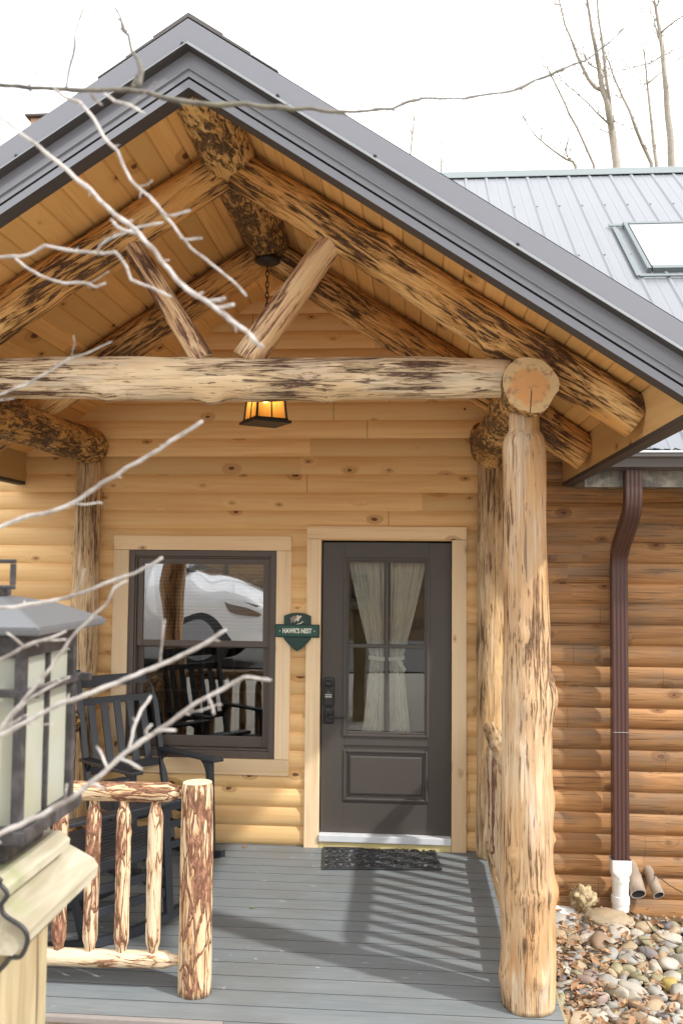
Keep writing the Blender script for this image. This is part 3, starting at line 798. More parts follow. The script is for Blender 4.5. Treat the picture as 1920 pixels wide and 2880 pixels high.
# ================================================================== railings
RL = [MT['rail'], MT['railend']]
def baluster(x, y, z0, z1, par, seed):
    L = z1-z0
    log('baluster', (x, y, z0), (x+random.uniform(-.006, .006), y, z1), [(0, .019), (.045, .024), (.10, .034), (.3, .033), (.6, .034), (.89, .034), (.94, .024), (1, .022)], [MT['rail'], MT['railend']], par, seed, nside=18, lump=.085, step=.02, rnd=.008, knots=[(.3+.4*((seed*7.3)%1), seed, .006, .018), (.15+.7*((seed*3.7)%1), seed*2, .005, .015)])
def railing(x0, y0, x1, y1, root, n, seed, zt=.885, zb=.135, r=.046, tmat=None):
    a = Vector((x0, y0, 0)); b = Vector((x1, y1, 0)); d = (b-a).normalized()
    prof = [(0, r*.55), (.035, r*.62), (.06, r*.98), (.5, r), (.94, r), (.965, r*.62), (1, r*.55)]
    log('top_rail', a+Vector((0, 0, zt)), b+Vector((0, 0, zt+.008)), prof, tmat or RL, root, seed, nside=20, lump=.06, rnd=.008)
    log('bottom_rail', a+Vector((0, 0, zb)), b+Vector((0, 0, zb)), [(t, q*.86) for t, q in prof], tmat or RL, root, seed+5, nside=20, lump=.06, rnd=.008)
    return a, b
rail = empty('log_railing', (-1.6, -2.22, 0), 'short peeled log railing with a newel post, in front of the rocking chairs', 'railing')
railing(-2.20, -2.22, -1.045, -2.22, rail, 7, 21.3)
for i in range(8):
    x = -1.185-.1478*i
    if x > -2.18: baluster(x, -2.22, .150, .865, rail, 30.1+i*2.3)
log('newel_post', (-.985, -2.225, .001), (-.992, -2.222, .945), [(0, .077), (.5, .075), (.975, .072), (1, .067)], RL, rail, 26.6, nside=36, lump=.035, step=.03, rnd=.004)
rail2 = empty('log_railing', (.515, -1.15, 0), 'log railing down the open right side of the porch, mostly behind the front post', 'railing')
railing(.515, -2.09, .515, -.18, rail2, 11, 41.3, zt=.872, zb=.115, r=.052, tmat=[MT['rearpost'], MT['railend']])
for i in range(12): baluster(.515, -.33-.1523*i, .13, .85, rail2, 50.1+i*2.3)
rail3 = empty('log_railing', (-2.3, -1.15, 0), 'bark-streaked log railing down the left side of the porch, behind the chairs', 'railing')
railing(-2.30, -2.09, -2.30, -.18, rail3, 11, 61.3, zt=.872, zb=.115, r=.075, tmat=[MT['plate'], MT['railend']])
for i in range(11): baluster(-2.30, -.36-.1523*i, .13, .85, rail3, 70.1+i*2.3)

# ================================================================== brown log house
house = empty('log_house', (3, 1.5, -.4), 'older brown-stained log house with a pale ribbed metal roof', 'house')
siding('wall', .605, 9.0, -.85, 3.02, .1415, .026, .012, [], MT['brown'], house, phase=.004)
bm = bmesh.new(); box(bm, .6, 9.0, .06, 8.4, -.8, 2.5); link('house_body', bm, MT['room'], house)
def rz(y): return 2.69+.833*(y+.5)
YR = 4.2
bm = bmesh.new()
X0, X1 = -.6, 10.0
prof = []
x = X0; xs = []
rib0 = .35
k = math.floor((X0-rib0)/.2362)
cols = []
while rib0+k*.2362 < X1:
    c = rib0+k*.2362
    for dx, h in ((-.026, 0), (-.010, .019), (.010, .019), (.026, 0), (.105, 0), (.110, .004), (.125, .004), (.130, 0)): cols.append((c+dx, h))
    k += 1
va = [bm.verts.new((x, -.5 if x > 1.06 else .05, rz(-.5 if x > 1.06 else .05)+h)) for x, h in cols]; vb = [bm.verts.new((x, YR, rz(YR)+h)) for x, h in cols]
for i in range(len(cols)-1): bm.faces.new((va[i], va[i+1], vb[i+1], vb[i]))
v4 = [bm.verts.new(p) for p in ((X0, YR, rz(YR)), (X1, YR, rz(YR)), (X1, YR+4.7, rz(-.5)), (X0, YR+4.7, rz(-.5)))]; bm.faces.new(v4)
hroof = link('roof', bm, MT['roofw'], house, recalc=False)
bm = bmesh.new()
prism(bm, [(0, -.17, -.115), (0, -.165, -.105), (0, 0, .035), (0, .165, -.105), (0, .17, -.115), (0, 0, .028)], [(X0, YR, rz(YR)), (X1, YR, rz(YR))])
link('ridge_cap', bm, MT['ridgec'], hroof)
# small roofing screws on the ribs
bm = bmesh.new()
for kk in range(0, 14):
    for yy in (3.2, 2.1, 1.0, -.1):
        x = .35+.2362*kk+.0; box(bm, x-.007, x+.007, yy, yy+.014, rz(yy)+.019, rz(yy)+.032)
link('screws', bm, MT['gutter'], hroof)
# skylight
sn = Vector((0, -.833, 1)).normalized(); su = Vector((0, 1, .833)).normalized()
def on_roof(x, y, h): return Vector((x, y, rz(y)))+sn*h
def roofbox(bm, x0, x1, y0, y1, h0, h1):
    P = [on_roof(x, y, h) for x in (x0, x1) for y in (y0, y1) for h in (h0, h1)]
    vs = [bm.verts.new(p) for p in P]
    for f in ((0,1,3,2),(4,6,7,5),(0,4,5,1),(2,3,7,6),(0,2,6,4),(1,5,7,3)): bm.faces.new([vs[i] for i in f])
bm = bmesh.new(); ax0, ax1, ay0, ay1 = 2.075, 2.95, 1.80, 2.74
roofbox(bm, ax0, ax0+.035, ay0, ay1, .0, .048); roofbox(bm, ax1-.05, ax1, ay0, ay1, .0, .048)
roofbox(bm, ax0+.051, ax1-.051, ay0, ay0+.05, .0, .0475); roofbox(bm, ax0+.051, ax1-.051, ay1-.04, ay1, .0, .0475)
sky = link('skylight', bm, MT['ridgec'], house)
bm = bmesh.new(); roofbox(bm, ax0+.051, ax1-.051, ay0+.051, ay1-.041, .03, .04)
link('glass', bm, simple('skylight_glass', (.30,.30,.305), .08, spec=.8), sky)
bm = bmesh.new(); roofbox(bm, 1.93, ax0, 2.69, 2.735, .022, .032); roofbox(bm, 1.985, 3.1, 1.685, 1.71, .022, .034); roofbox(bm, 1.96, 2.0, 1.71, 2.69, .021, .026)
link('flashing', bm, MT['ridgec'], sky)
# eave: gutter, fascia board, soffit
bm = bmesh.new()
GP = [(-.50, .0), (-.50, -.085), (-.505, -.10), (-.535, -.10), (-.600, -.085), (-.612, -.035), (-.626, -.022), (-.626, .0), (-.618, .0), (-.615, -.018), (-.600, -.03), (-.588, -.08), (-.535, -.092), (-.508, -.092), (-.508, .0)]
prism(bm, [(0, y, z+2.675) for y, z in GP], [(1.10, 0, 0), (9.0, 0, 0)])
gut = link('gutter', bm, MT['gutter'], house)
bm = bmesh.new(); box(bm, 1.10, 9.0, -.632, -.607, 2.6765, 2.690, .003); link('gutter_edge', bm, MT['gutterlip'], gut)
bm = bmesh.new()
for i in range(60):
    x = 1.2+i*.033+random.uniform(-.01, .01); z = 2.692; tube(bm, [(x, -.56+random.uniform(-.03, .03), z-.02), (x+random.uniform(-.03, .05), -.58+random.uniform(-.02, .02), z+random.uniform(.0, .02)), (x+random.uniform(.0, .09), -.585, z+random.uniform(-.005, .015))], .006, 5)
link('debris', bm, MT['black'], gut)
def dirty():
    k = M('stained_fascia'); p = k.tc(); s = k.sep(p)
    n = k.noise(k.mp(p, (30,1,3)), 1, 3, .6); n2 = k.noise(k.mp(p, (6,1,9)), 1, 4, .65)
    c = k.mix(k.sm(n, .35, .65), (.24,.23,.20), (.13,.125,.11)); c = k.mix(k.sm(n2, .5, .7), c, (.37,.35,.28))
    return k.fin(c, .7)
bm = bmesh.new()
prism(bm, [(0, -.46, 2.60), (0, -.44, 2.60), (0, -.44, 2.475), (0, -.46, 2.475)], [(1.10, 0, 0), (9.0, 0, 0)])
link('fascia_board', bm, dirty(), house)
bm = bmesh.new(); box(bm, 1.10, 9.0, -.438, .0, 2.50, 2.52); link('soffit', bm, bpy.data.materials['stained_fascia'], house)
# downspout: ribbed rectangular pipe with elbows
def spout(bm, path, w, d, ribs=4):
    rings = []
    n = ribs*2
    base = []
    for i in range(ribs*4+1):
        u = -w/2+w*i/(ribs*4); base.append((u, -d/2-(.0035 if i % 4 in (1, 2) else 0)))
    base += [(w/2, d/2), (-w/2, d/2)]
    for i, p in enumerate(path):
        p = Vector(p)
        if i == 0: t = Vector(path[1])-p
        elif i == len(path)-1: t = p-Vector(path[-2])
        else: t = (Vector(path[i+1])-p).normalized()+(p-Vector(path[i-1])).normalized()
        t.normalize(); s = Vector((1, 0, 0)); f = t.cross(s).normalized()     # f points to +y or -y
        if f.y < 0: f = -f
        rings.append([bm.verts.new(p+s*u+f*v) for u, v in base])
    m = len(base)
    for a, b in zip(rings, rings[1:]):
        for k in range(m): bm.faces.new((a[k], a[(k+1) % m], b[(k+1) % m], b[k]))
    bm.faces.new(rings[0]); bm.faces.new(rings[-1])
bm = bmesh.new()
path = [(1.393, -.50, 2.60), (1.393, -.50, 2.43), (1.392, -.495, 2.37), (1.391, -.47, 2.31), (1.389, -.43, 2.27), (1.385, -.20, 2.11), (1.383, -.16, 2.07), (1.382, -.135, 2.02), (1.381, -.130, 1.95), (1.378, -.13, .8), (1.375, -.13, .012)]
spout(bm, path, .104, .078)
dsp = link('downspout', bm, simple('brown_downspout', (.085,.042,.036), .35, var=.12, sc=10, spec=.5), house)
smooth_angle(dsp, 25)
bm = bmesh.new(); box(bm, 1.329, 1.425, -.1765, -.1735, .86, .862)
link('seam', bm, MT['gutterlip'], dsp)
# vent pipes poking from the wall
def vent(A, B, r, lab):
    A = Vector(A); B = Vector(B); bm = bmesh.new()
    L = (B-A).length; n = 24; rings = []
    for (rr, z) in ((r, 0), (r, L*.45), (r*1.12, L*.46), (r*1.12, L), (r*.95, L), (r*.93, L*.3), (0.001, L*.3)):
        rings.append([bm.verts.new((rr*cos(2*pi*k/n), rr*sin(2*pi*k/n), z)) for k in range(n)])
    for i, (a, b) in enumerate(zip(rings, rings[1:])):
        for k in range(n):
            f = bm.faces.new((a[k], a[(k+1) % n], b[(k+1) % n], b[k])); f.smooth = i in (0, 2, 4); f.material_index = 1 if i == 3 else (2 if i > 3 else 0)
    o = link('vent_pipe', bm, [simple('tan_painted_pipe', (.32,.25,.19), .6, var=.2, sc=20, bump=.1), MT['white'], MT['fasciadk']], house, matrix=Matrix.Translation(A) @ (B-A).to_track_quat('Z', 'Y').to_matrix().to_4x4())
    o['label'] = lab
vent((1.470, .04, -.040), (1.486, -.15, -.195), .046, 'thicker tan painted vent pipe close beside the white drain pipe')
vent((1.575, .04, -.050), (1.618, -.15, -.198), .033, 'thinner tan painted vent pipe, farther from the white drain pipe')

# ================================================================== drain pipe (white pvc)
dr = empty('drain_pipe', (1.374, -.13, -.33), 'white plastic drain pipe fitted under the brown downspout', 'drain pipe')
bm = bmesh.new()
def rrect(w, d, r, n=4):
    out = []
    for cx, cy, a0 in ((w/2-r, d/2-r, 0), (-w/2+r, d/2-r, 90), (-w/2+r, -d/2+r, 180), (w/2-r, -d/2+r, 270)):
        for i in range(n): a = R(a0+90*i/(n-1)); out.append((cx+r*cos(a), cy+r*sin(a)))
    return out
sq = rrect(.130, .104, .010, 6); ci = [(.058*cos(2*pi*(i+.5)/24), .058*sin(2*pi*(i+.5)/24)) for i in range(24)]
rg = []
for pts, z in ((sq, .028), (sq, -.045), ([(a[0]*.5+b[0]*.5, a[1]*.5+b[1]*.5) for a, b in zip(sq, ci)], -.075), (ci, -.085), (ci, -.118)):
    rg.append([bm.verts.new((1.374+p[0], -.13+p[1], z)) for p in pts])
for a, b in zip(rg, rg[1:]):
    for k in range(24): bm.faces.new((a[k], a[(k+1) % 24], b[(k+1) % 24], b[k]))
bm.faces.new(rg[-1])
smooth_angle(link('adapter', bm, MT['white'], dr), 30)
bm = bmesh.new(); lathe(bm, [(.053, -.10), (.053, -.225)], 24, (1.374, -.13, 0)); link('pipe', bm, MT['white'], dr, smooth=True)
bm = bmesh.new(); lathe(bm, [(.0535, -.212), (.060, -.214), (.060, -.262)], 24, (1.374, -.13, 0))
tube(bm, [(1.374, -.13, -.25), (1.374, -.13, -.29), (1.368, -.135, -.325), (1.350, -.145, -.350), (1.318, -.155, -.362), (1.05, -.19, -.335), (.75, -.22, -.315)], [.056]*7, 20)
smooth_angle(link('elbow', bm, MT['white'], dr), 40)

# ================================================================== door sign
sg = empty('door_sign', (-.81, -.07, 1.48), "dark green shield sign reading HAWK'S NEST, between window and door", 'sign')
SGY = -.052
bm = bmesh.new()
cx = -.811; cz = 1.492
pts = []
for i in range(13):
    a = -1+2*i/12; pts.append((cx+a*.095, cz+.105+.022*(1-a*a)))
pts += [(cx+.095, cz+.01), (cx+.095, cz-.055), (cx+.075, cz-.080), (cx+.03, cz-.125), (cx, cz-.143), (cx-.03, cz-.125), (cx-.075, cz-.080), (cx-.095, cz-.055), (cx-.095, cz+.01)]
f = [bm.verts.new((x, SGY, z)) for x, z in pts]; ff = bm.faces.new(f)
r = bmesh.ops.extrude_face_region(bm, geom=[ff]); bmesh.ops.translate(bm, verts=[v for v in r['geom'] if isinstance(v, bmesh.types.BMVert)], vec=(0, .014, 0))
link('shield', bm, MT['green'], sg)
bm = bmesh.new(); box(bm, cx-.157, cx+.157, SGY-.009, SGY+.006, cz-.045, cz+.046, .007); bnd = link('band', bm, MT['green'], sg)
bm = bmesh.new(); box(bm, cx-.145, cx+.145, SGY-.0105, SGY-.0085, cz-.034, cz+.035, .0); link('band_field', bm, MT['greenlt'], bnd)
def text_obj(txt, name, size, loc, mat, parent, w=None, bold=.012):
    cu = bpy.data.curves.new(name, 'FONT'); cu.body = txt; cu.size = size; cu.align_x = 'CENTER'; cu.align_y = 'CENTER'; cu.extrude = .0012; cu.offset = bold*size
    t = bpy.data.objects.new('tmp', cu); COL.objects.link(t)
    dg = bpy.context.evaluated_depsgraph_get(); me = bpy.data.meshes.new_from_object(t.evaluated_get(dg))
    bpy.data.objects.remove(t); me.materials.clear(); me.materials.append(mat)
    xs = [v.co.x for v in me.vertices]; sx = (w/(max(xs)-min(xs))) if w else 1
    o = bpy.data.objects.new(name, me); COL.objects.link(o)
    o.matrix_basis = Matrix.Translation(loc) @ Matrix.Rotation(pi/2, 4, 'X') @ Matrix.Diagonal((sx, 1, 1, 1))
    setp(o, parent); return o
lt = text_obj("HAWK'S NEST", 'lettering', .046, (cx, SGY-.0118, cz), MT['cream'], sg, .205, .035)
bm = bmesh.new()                                   # little serifs on the capitals and the two dots
for dx in (-.122, .122):
    box(bm, cx+dx-.003, cx+dx+.003, SGY-.0125, SGY-.0106, cz-.003, cz+.003)
link('dot', bm, MT['cream'], sg)
def flat(bm, poly, y, t=.0012):
    f = bm.faces.new([bm.verts.new((x, y, z)) for x, z in poly]); r = bmesh.ops.extrude_face_region(bm, geom=[f])
    bmesh.ops.translate(bm, verts=[v for v in r['geom'] if isinstance(v, bmesh.types.BMVert)], vec=(0, t, 0))
ex, ez = cx, cz+.083
bm = bmesh.new()                                   # the hawk: spread wings and crouching body
flat(bm, [(ex-.004, ez+.018), (ex-.020, ez+.024), (ex-.040, ez+.014), (ex-.058, ez+.002), (ex-.044, ez+.002), (ex-.050, ez-.012), (ex-.042, ez-.010), (ex-.048, ez-.030), (ex-.036, ez-.024), (ex-.026, ez-.010), (ex-.012, ez+.002)], SGY-.0014)
link('hawk_wing', bm, MT['taupe'], sg)
bm = bmesh.new()
flat(bm, [(ex+.002, ez+.030), (ex+.010, ez+.020), (ex+.026, ez+.026), (ex+.030, ez+.016), (ex+.018, ez+.006), (ex+.012, ez-.008), (ex+.004, ez-.018), (ex-.004, ez-.014), (ex-.006, ez-.004), (ex-.014, ez-.012), (ex-.018, ez-.026), (ex-.024, ez-.014), (ex-.016, ez+.000), (ex-.004, ez+.008), (ex-.006, ez+.022)], SGY-.0016)
flat(bm, [(ex-.030, ez-.048), (ex-.014, ez-.046), (ex+.004, ez-.036), (ex+.026, ez-.032), (ex+.046, ez-.016), (ex+.036, ez-.018), (ex+.034, ez-.010), (ex+.030, ez-.022), (ex+.008, ez-.030), (ex-.008, ez-.038)], SGY-.0016)
link('hawk_body', bm, MT['cream2'], sg)

# ================================================================== pendant lantern
LX, LY = -.885, -1.10
lamp = empty('pendant_lantern', (LX, LY, 2.79), 'black hanging lantern with lit amber glass, under the porch ridge', 'lantern')
ang = R(33)
def lr(x, y, z): return Vector((LX+x*cos(ang)-y*sin(ang), LY+x*sin(ang)+y*cos(ang), z))
bm = bmesh.new(); lathe(bm, [(0, 3.80), (.075, 3.80), (.078, 3.775), (.06, 3.765), (.012, 3.755), (0, 3.75)], 24, (LX, LY, 0)); link('canopy', bm, MT['black'], lamp, smooth=True)
bm = bmesh.new()
z = 3.755; i = 0
while z > 3.17:
    c = Vector((LX, LY, z-.02)); ax = Vector((1, 0, 0)) if i % 2 else Vector((0, 1, 0))
    tube(bm, [c+ax*(.009*cos(t))+Vector((0, 0, .021*sin(t))) for t in [2*pi*q/10 for q in range(11)]], .0032, 5, cap=False)
    z -= .033; i += 1
link('chain', bm, MT['black'], lamp, smooth=True)
bm = bmesh.new()
hb, ht, zb, zt_ = .096, .072, 2.812, 3.07
def lbox(bm, h, z0, z1):
    P = [lr(sx*h, sy*h, z) for z in (z0, z1) for sx, sy in ((-1,-1),(1,-1),(1,1),(-1,1))]
    v = [bm.verts.new(p) for p in P]
    for f in ((3,2,1,0),(4,5,6,7),(0,1,5,4),(1,2,6,5),(2,3,7,6),(3,0,4,7)): bm.faces.new([v[i] for i in f])
lbox(bm, .118, 2.790, 2.806); lbox(bm, .104, 2.806, 2.818); lbox(bm, .082, zt_, zt_+.014)
for sx, sy in ((-1,-1),(1,-1),(1,1),(-1,1)): tube(bm, [lr(sx*hb, sy*hb, zb), lr(sx*ht, sy*ht, zt_)], .0075, 6)
for sx, sy in ((1,0),(-1,0),(0,1),(0,-1)): tube(bm, [lr(sx*hb, sy*hb, zb), lr(sx*ht, sy*ht, zt_)], .0045, 6)
v = [bm.verts.new(lr(sx*.10, sy*.10, zt_+.014)) for sx, sy in ((-1,-1),(1,-1),(1,1),(-1,1))]; t = bm.verts.new(lr(0, 0, zt_+.09)); bm.faces.new(v)
for i in range(4): bm.faces.new((v[i], v[(i+1) % 4], t))
tube(bm, [lr(0, 0, zt_+.085), lr(0, 0, 3.185)], .006, 8)
link('frame', bm, MT['black'], lamp)
cs = [(-1,-1),(1,-1),(1,1),(-1,1)]
for i in range(4):
    a, b = cs[i], cs[(i+1) % 4]; bm = bmesh.new()
    q = .985
    bm.faces.new([bm.verts.new(p) for p in (lr(a[0]*hb*q, a[1]*hb*q, zb), lr(b[0]*hb*q, b[1]*hb*q, zb), lr(b[0]*ht*q, b[1]*ht*q, zt_), lr(a[0]*ht*q, a[1]*ht*q, zt_))])
    link('glass_panel', bm, MT['amber'], lamp)
bm = bmesh.new(); bmesh.ops.create_uvsphere(bm, u_segments=14, v_segments=10, radius=.028); link('bulb', bm, MT['bulb'], lamp, smooth=True, matrix=Matrix.Translation((LX, LY, 2.945)))

# ================================================================== curtains behind the door glass
def curtain(s, lab):
    """two panels gathered at a tie near the middle; s=-1 left, 1 right"""
    bm = bmesh.new(); NU, NV = 60, 60
    grid = []
    for j in range(NV+1):
        v = j/NV; z = 1.99-1.22*v
        # inner edge stays near the centre, outer edge sweeps in to the tie and out again
        tie = .565
        if v < tie: u = v/tie; outer = .275-.16*(u**1.15); inner = .022
        else: u = (v-tie)/(1-tie); outer = .115+.055*u; inner = .022
        row = []
        for i in range(NU+1):
            w = i/NU; x = inner+(outer-inner)*w
            g = 1-.45*math.exp(-((v-tie)/.05)**2)
            amp = (.016 if v < tie else .018)*g
            y = .105+amp*sin(w*2*pi*4.5+v*1.3)+.006*sin(w*17+v*5)
            row.append(bm.verts.new((-.188+s*x, y, z+.01*sin(w*9)*(.3 if v > .95 or v < .03 else 0))))
        grid.append(row)
    for j in range(NV):
        for i in range(NU): bm.faces.new((grid[j][i], grid[j][i+1], grid[j+1][i+1], grid[j+1][i]))
    o = link('curtain', bm, MT['cloth'], None, smooth=True); tag(o, lab, 'curtain', None)
    bm = bmesh.new(); zt = 1.99-1.22*.565
    pts = [Vector((-.188+s*x, .078-.012*sin(pi*q), zt-.008+.012*q)) for q, x in [(i/8, .012+.115*i/8) for i in range(9)]]
    for a, b in zip(pts, pts[1:]):
        f = bm.faces.new([bm.verts.new(p) for p in (a+Vector((0, 0, -.014)), b+Vector((0, 0, -.014)), b+Vector((0, 0, .014)), a+Vector((0, 0, .014)))])
    if s > 0:
        a = pts[-4]
        poly = [(a.x-.03, zt+.02), (a.x+.005, zt+.005), (a.x+.055, zt-.075), (a.x+.04, zt-.10), (a.x+.015, zt-.07)]
        bm.faces.new([bm.verts.new((x, .062, z)) for x, z in poly])
    bmesh.ops.remove_doubles(bm, verts=bm.verts, dist=1e-4)
    link('tieback', bm, MT['cloth'], o)
curtain(-1, 'linen curtain behind the left half of the door glass')
curtain(1, 'linen curtain behind the right half of the door glass, tie end hanging out')
bm = bmesh.new(); tube(bm, [(-.50, .13, 1.995), (.13, .13, 1.995)], .008, 10); tag(link('curtain_rod', bm, MT['black'], None, smooth=True), 'thin dark curtain rod behind the top of the door glass', 'curtain rod')

# ================================================================== door mat
mc = Vector((-.212, -.235, .004)); ma_ = R(5.2)
mat_o = empty('door_mat', mc, 'black rubber openwork scroll mat on the grey deck at the door', 'door mat', rz=ma_)
bm = bmesh.new()
hx, hy = .385, .225
box(bm, -hx, hx, -hy, -hy+.016, 0, .009, .003); box(bm, -hx, hx, hy-.016, hy, 0, .009, .003)
box(bm, -hx, -hx+.016, -hy+.0165, hy-.0165, 0, .0089, .003); box(bm, hx-.016, hx, -hy+.0165, hy-.0165, 0, .0089, .003)
MM = Matrix.Translation(mc) @ Matrix.Rotation(ma_, 4, 'Z')
link('border', bm, MT['rubber'], mat_o, matrix=MM.copy())
bm = bmesh.new()
def spiral(cx, cy, r, a0, turns, sgn):
    pts = []
    n = 16
    for i in range(n+1):
        t = i/n; rr = r*(1-.8*t); a = a0+sgn*2*pi*turns*t
        pts.append((cx+rr*cos(a), cy+rr*sin(a), .005))
    tube(bm, pts, .0052, 5)
for qx in (-1, 1):
    for qy in (-1, 1):
        for (x, y, r, a, t) in ((.05,.045,.045,0,1.3),(.145,.05,.05,2,1.3),(.24,.05,.05,1,1.4),(.325,.055,.045,3,1.3),(.04,.14,.05,4,1.4),(.135,.15,.048,.5,1.3),(.235,.15,.05,2.5,1.4),(.325,.15,.045,5,1.3)):
            spiral(qx*x, qy*y, r, a*qx*qy, t, qx*qy)
for i in range(9):
    x = -.34+.085*i; tube(bm, [(x, -.20, .0042), (x+.03, -.1, .0042), (x-.02, 0, .0042), (x+.03, .1, .0042), (x, .20, .0042)], .0045, 5)
for yy in (-.19, -.1, 0, .1, .19): tube(bm, [(-.37, yy, .004), (-.2, yy+.012, .004), (0, yy-.012, .004), (.2, yy+.012, .004), (.37, yy, .004)], .0045, 5)
link('scrollwork', bm, MT['rubber'], mat_o, smooth=True, matrix=MM.copy())

# ================================================================== rocking chairs
def make_chair():
    root = empty('rocking_chair', (0, 0, 0), 'x', 'rocking chair')
    cm = MT['chair']; W = .285
    yb = lambda z: .215+.30*(z-.1)/1.1
    def P(name, fn, par=root):
        bm = bmesh.new(); fn(bm); return link(name, bm, cm, par)
    for s in (-1, 1):
        def rocker(bm, s=s):
            top = []; bot = []
            for i in range(19):
                y = -.43+.98*i/18; u = (y-.03)/.5
                zb = .004+.085*u*u; top.append((y, zb+.045)); bot.append((y, zb))
            poly = bot+top[::-1]
            prism(bm, [(0, p[0], p[1]) for p in poly], [(s*W-.017, 0, 0), (s*W+.017, 0, 0)])
        P('rocker', rocker)
        P('back_post', lambda bm, s=s: bar(bm, (s*W, yb(.07)-.02, .06), (s*W, yb(1.22), 1.22), .042, .034, up=Vector((0, 1, 0)), bev=.005))
        P('front_leg', lambda bm, s=s: bar(bm, (s*W, -.30, .075), (s*W, -.262, .655), .042, .042, up=Vector((0, 1, 0)), bev=.005))
        def arm(bm, s=s):
            bar(bm, (s*(W+.012), -.345, .672), (s*(W+.012), yb(.64)-.01, .648), .085, .022, bev=.006)
        ar = P('arm', arm)
        def brk(bm, s=s):
            for y0, sg in ((-.238, 1), (yb(.6)-.03, -1)):
                pts = [(y0, .655), (y0+sg*.075, .655), (y0+sg*.035, .628), (y0+sg*.012, .595), (y0, .555)]
                prism(bm, [(0, p[0], p[1]) for p in pts], [(s*W-.011, 0, 0), (s*W+.011, 0, 0)])
        P('bracket', brk, ar)
        for z in (.30, .19): P('side_stretcher', lambda bm, s=s, z=z: bar(bm, (s*W, -.285+.02*(z-.19), z), (s*W, yb(z)-.01, z-.02), .018, .045, bev=.003))
        P('seat_rail', lambda bm, s=s: bar(bm, (s*(W-.005), -.285, .425), (s*(W-.005), yb(.38), .385), .024, .055, bev=.004))
    for z, y in ((.31, -.29), (.185, -.297)): P('front_stretcher', lambda bm, z=z, y=y: bar(bm, (-W, y, z), (W, y, z), .018, .045, bev=.003))
    P('rear_stretcher', lambda bm: bar(bm, (-W, yb(.24)-.01, .24), (W, yb(.24)-.01, .24), .018, .045, bev=.003))
    P('front_seat_rail', lambda bm: bar(bm, (-W, -.285, .423), (W, -.285, .423), .024, .055, bev=.004))
    def seat(bm):
        for i in range(11):
            x = -W+.035+(2*W-.07)*i/10
            bar(bm, (x, -.30, .452), (x, yb(.4)-.02, .408), .042, .014, bev=.003)
    P('seat', seat)
    def xrail(name, z, h, bow):
        def fn(bm):
            n = 8; prev = None
            pts = [(-W+2*W*i/n, yb(z)+bow*(1-(2*i/n-1)**2)) for i in range(n+1)]
            rings = [[bm.verts.new((x, y+dy, z+dz)) for dy, dz in ((-.011, -h/2), (.011, -h/2), (.014, h/2), (-.008, h/2))] for x, y in pts]
            for a, b in zip(rings, rings[1:]):
                for k in range(4): bm.faces.new((a[k], a[(k+1) % 4], b[(k+1) % 4], b[k]))
            bm.faces.new(rings[0]); bm.faces.new(rings[-1])
        P(name, fn)
    xrail('top_rail', 1.135, .075, .028); xrail('back_rail', 1.005, .045, .022); xrail('back_rail', .565, .05, .015)
    for i in range(5):
        x = (-2+i)*.098
        P('back_slat', lambda bm, x=x: bar(bm, (x, yb(.57)+.014, .575), (x, yb(1.0)+.020, 1.0), .052, .014, up=Vector((0, 1, 0)), bev=.003))
    return root
def copy_tree(o, parent=None):
    c = o.copy(); COL.objects.link(c)
    if parent is not None: c.parent = parent
    for chd in [q for q in bpy.data.objects if q.parent == o]: copy_tree(chd, c)
    return c
ch1 = make_chair(); ch2 = copy_tree(ch1)
def place_chair(o, leg, F, side, lab):
    """leg: ground point under one front leg; F facing; side +1/-1 which local x the leg is on"""
    F = Vector((F[0], F[1], 0)).normalized(); rz = math.atan2(F.x, -F.y)      # local -y -> F
    X = Vector((cos(rz), sin(rz), 0))
    loc = Vector(leg)-X*(.285*side)-F*.30
    o.location = (loc.x, loc.y, 0.001); o.rotation_euler = (0, 0, rz); o['label'] = lab; o['group'] = 'rocking chairs on the porch'
place_chair(ch1, (-1.305, -.46, 0), (.727, -.685), 1, 'black wooden rocking chair with its slatted back against the window')
place_chair(ch2, (-1.306, -1.50, 0), (.70, .714), -1, 'black wooden rocking chair close behind the log railing, its slatted seat showing')

# ================================================================== post with lantern in the foreground
LC = Vector((-.664, -5.050, 0)); PCX, PCY = -.672, -5.034
wp = empty('wooden_post', (PCX, PCY, .15), 'weathered timber post with a broad layered cap, carrying the lantern', 'post')
bm = bmesh.new(); box(bm, PCX-.078, PCX+.078, PCY-.086, PCY+.086, .0, 1.362, .008); link('post_shaft', bm, MT['oldwood'], wp)
def smooth_path(p, n=6):
    p = [Vector(q) for q in p]; out = []
    for i in range(len(p)-1):
        a = p[max(i-1, 0)]; b = p[i]; c = p[i+1]; d = p[min(i+2, len(p)-1)]
        for j in range(n):
            t = j/n; out.append(.5*((2*b)+(c-a)*t+(2*a-5*b+4*c-d)*t*t+(3*b-a-3*c+d)*t*t*t))
    return out+[p[-1]]
def hexa(bm, x, prof, y0, y1):
    prism(bm, [(p[0], 0, p[1]) for p in prof], [(x, y0, 0), (x, y1, 0)])
bm = bmesh.new()
hexa(bm, PCX, ((-.118, 1.402), (.118, 1.402), (.134, 1.415), (.136, 1.432), (.128, 1.444), (.080, 1.468), (-.080, 1.468), (-.128, 1.444), (-.136, 1.432), (-.134, 1.415)), PCY-.145, PCY+.150)
cp = link('post_cap', bm, MT['capwood'], wp)
bm = bmesh.new()
hexa(bm, PCX, ((-.088, 1.469), (.088, 1.469), (.104, 1.478), (.106, 1.492), (.090, 1.505), (-.090, 1.505), (-.106, 1.492), (-.104, 1.478)), PCY-.142, PCY+.095)
link('cap_block', bm, MT['capwood'], cp)
bm = bmesh.new()
hexa(bm, PCX, ((-.084, 1.363), (.084, 1.363), (.112, 1.401), (-.112, 1.401)), PCY-.122, PCY+.122)
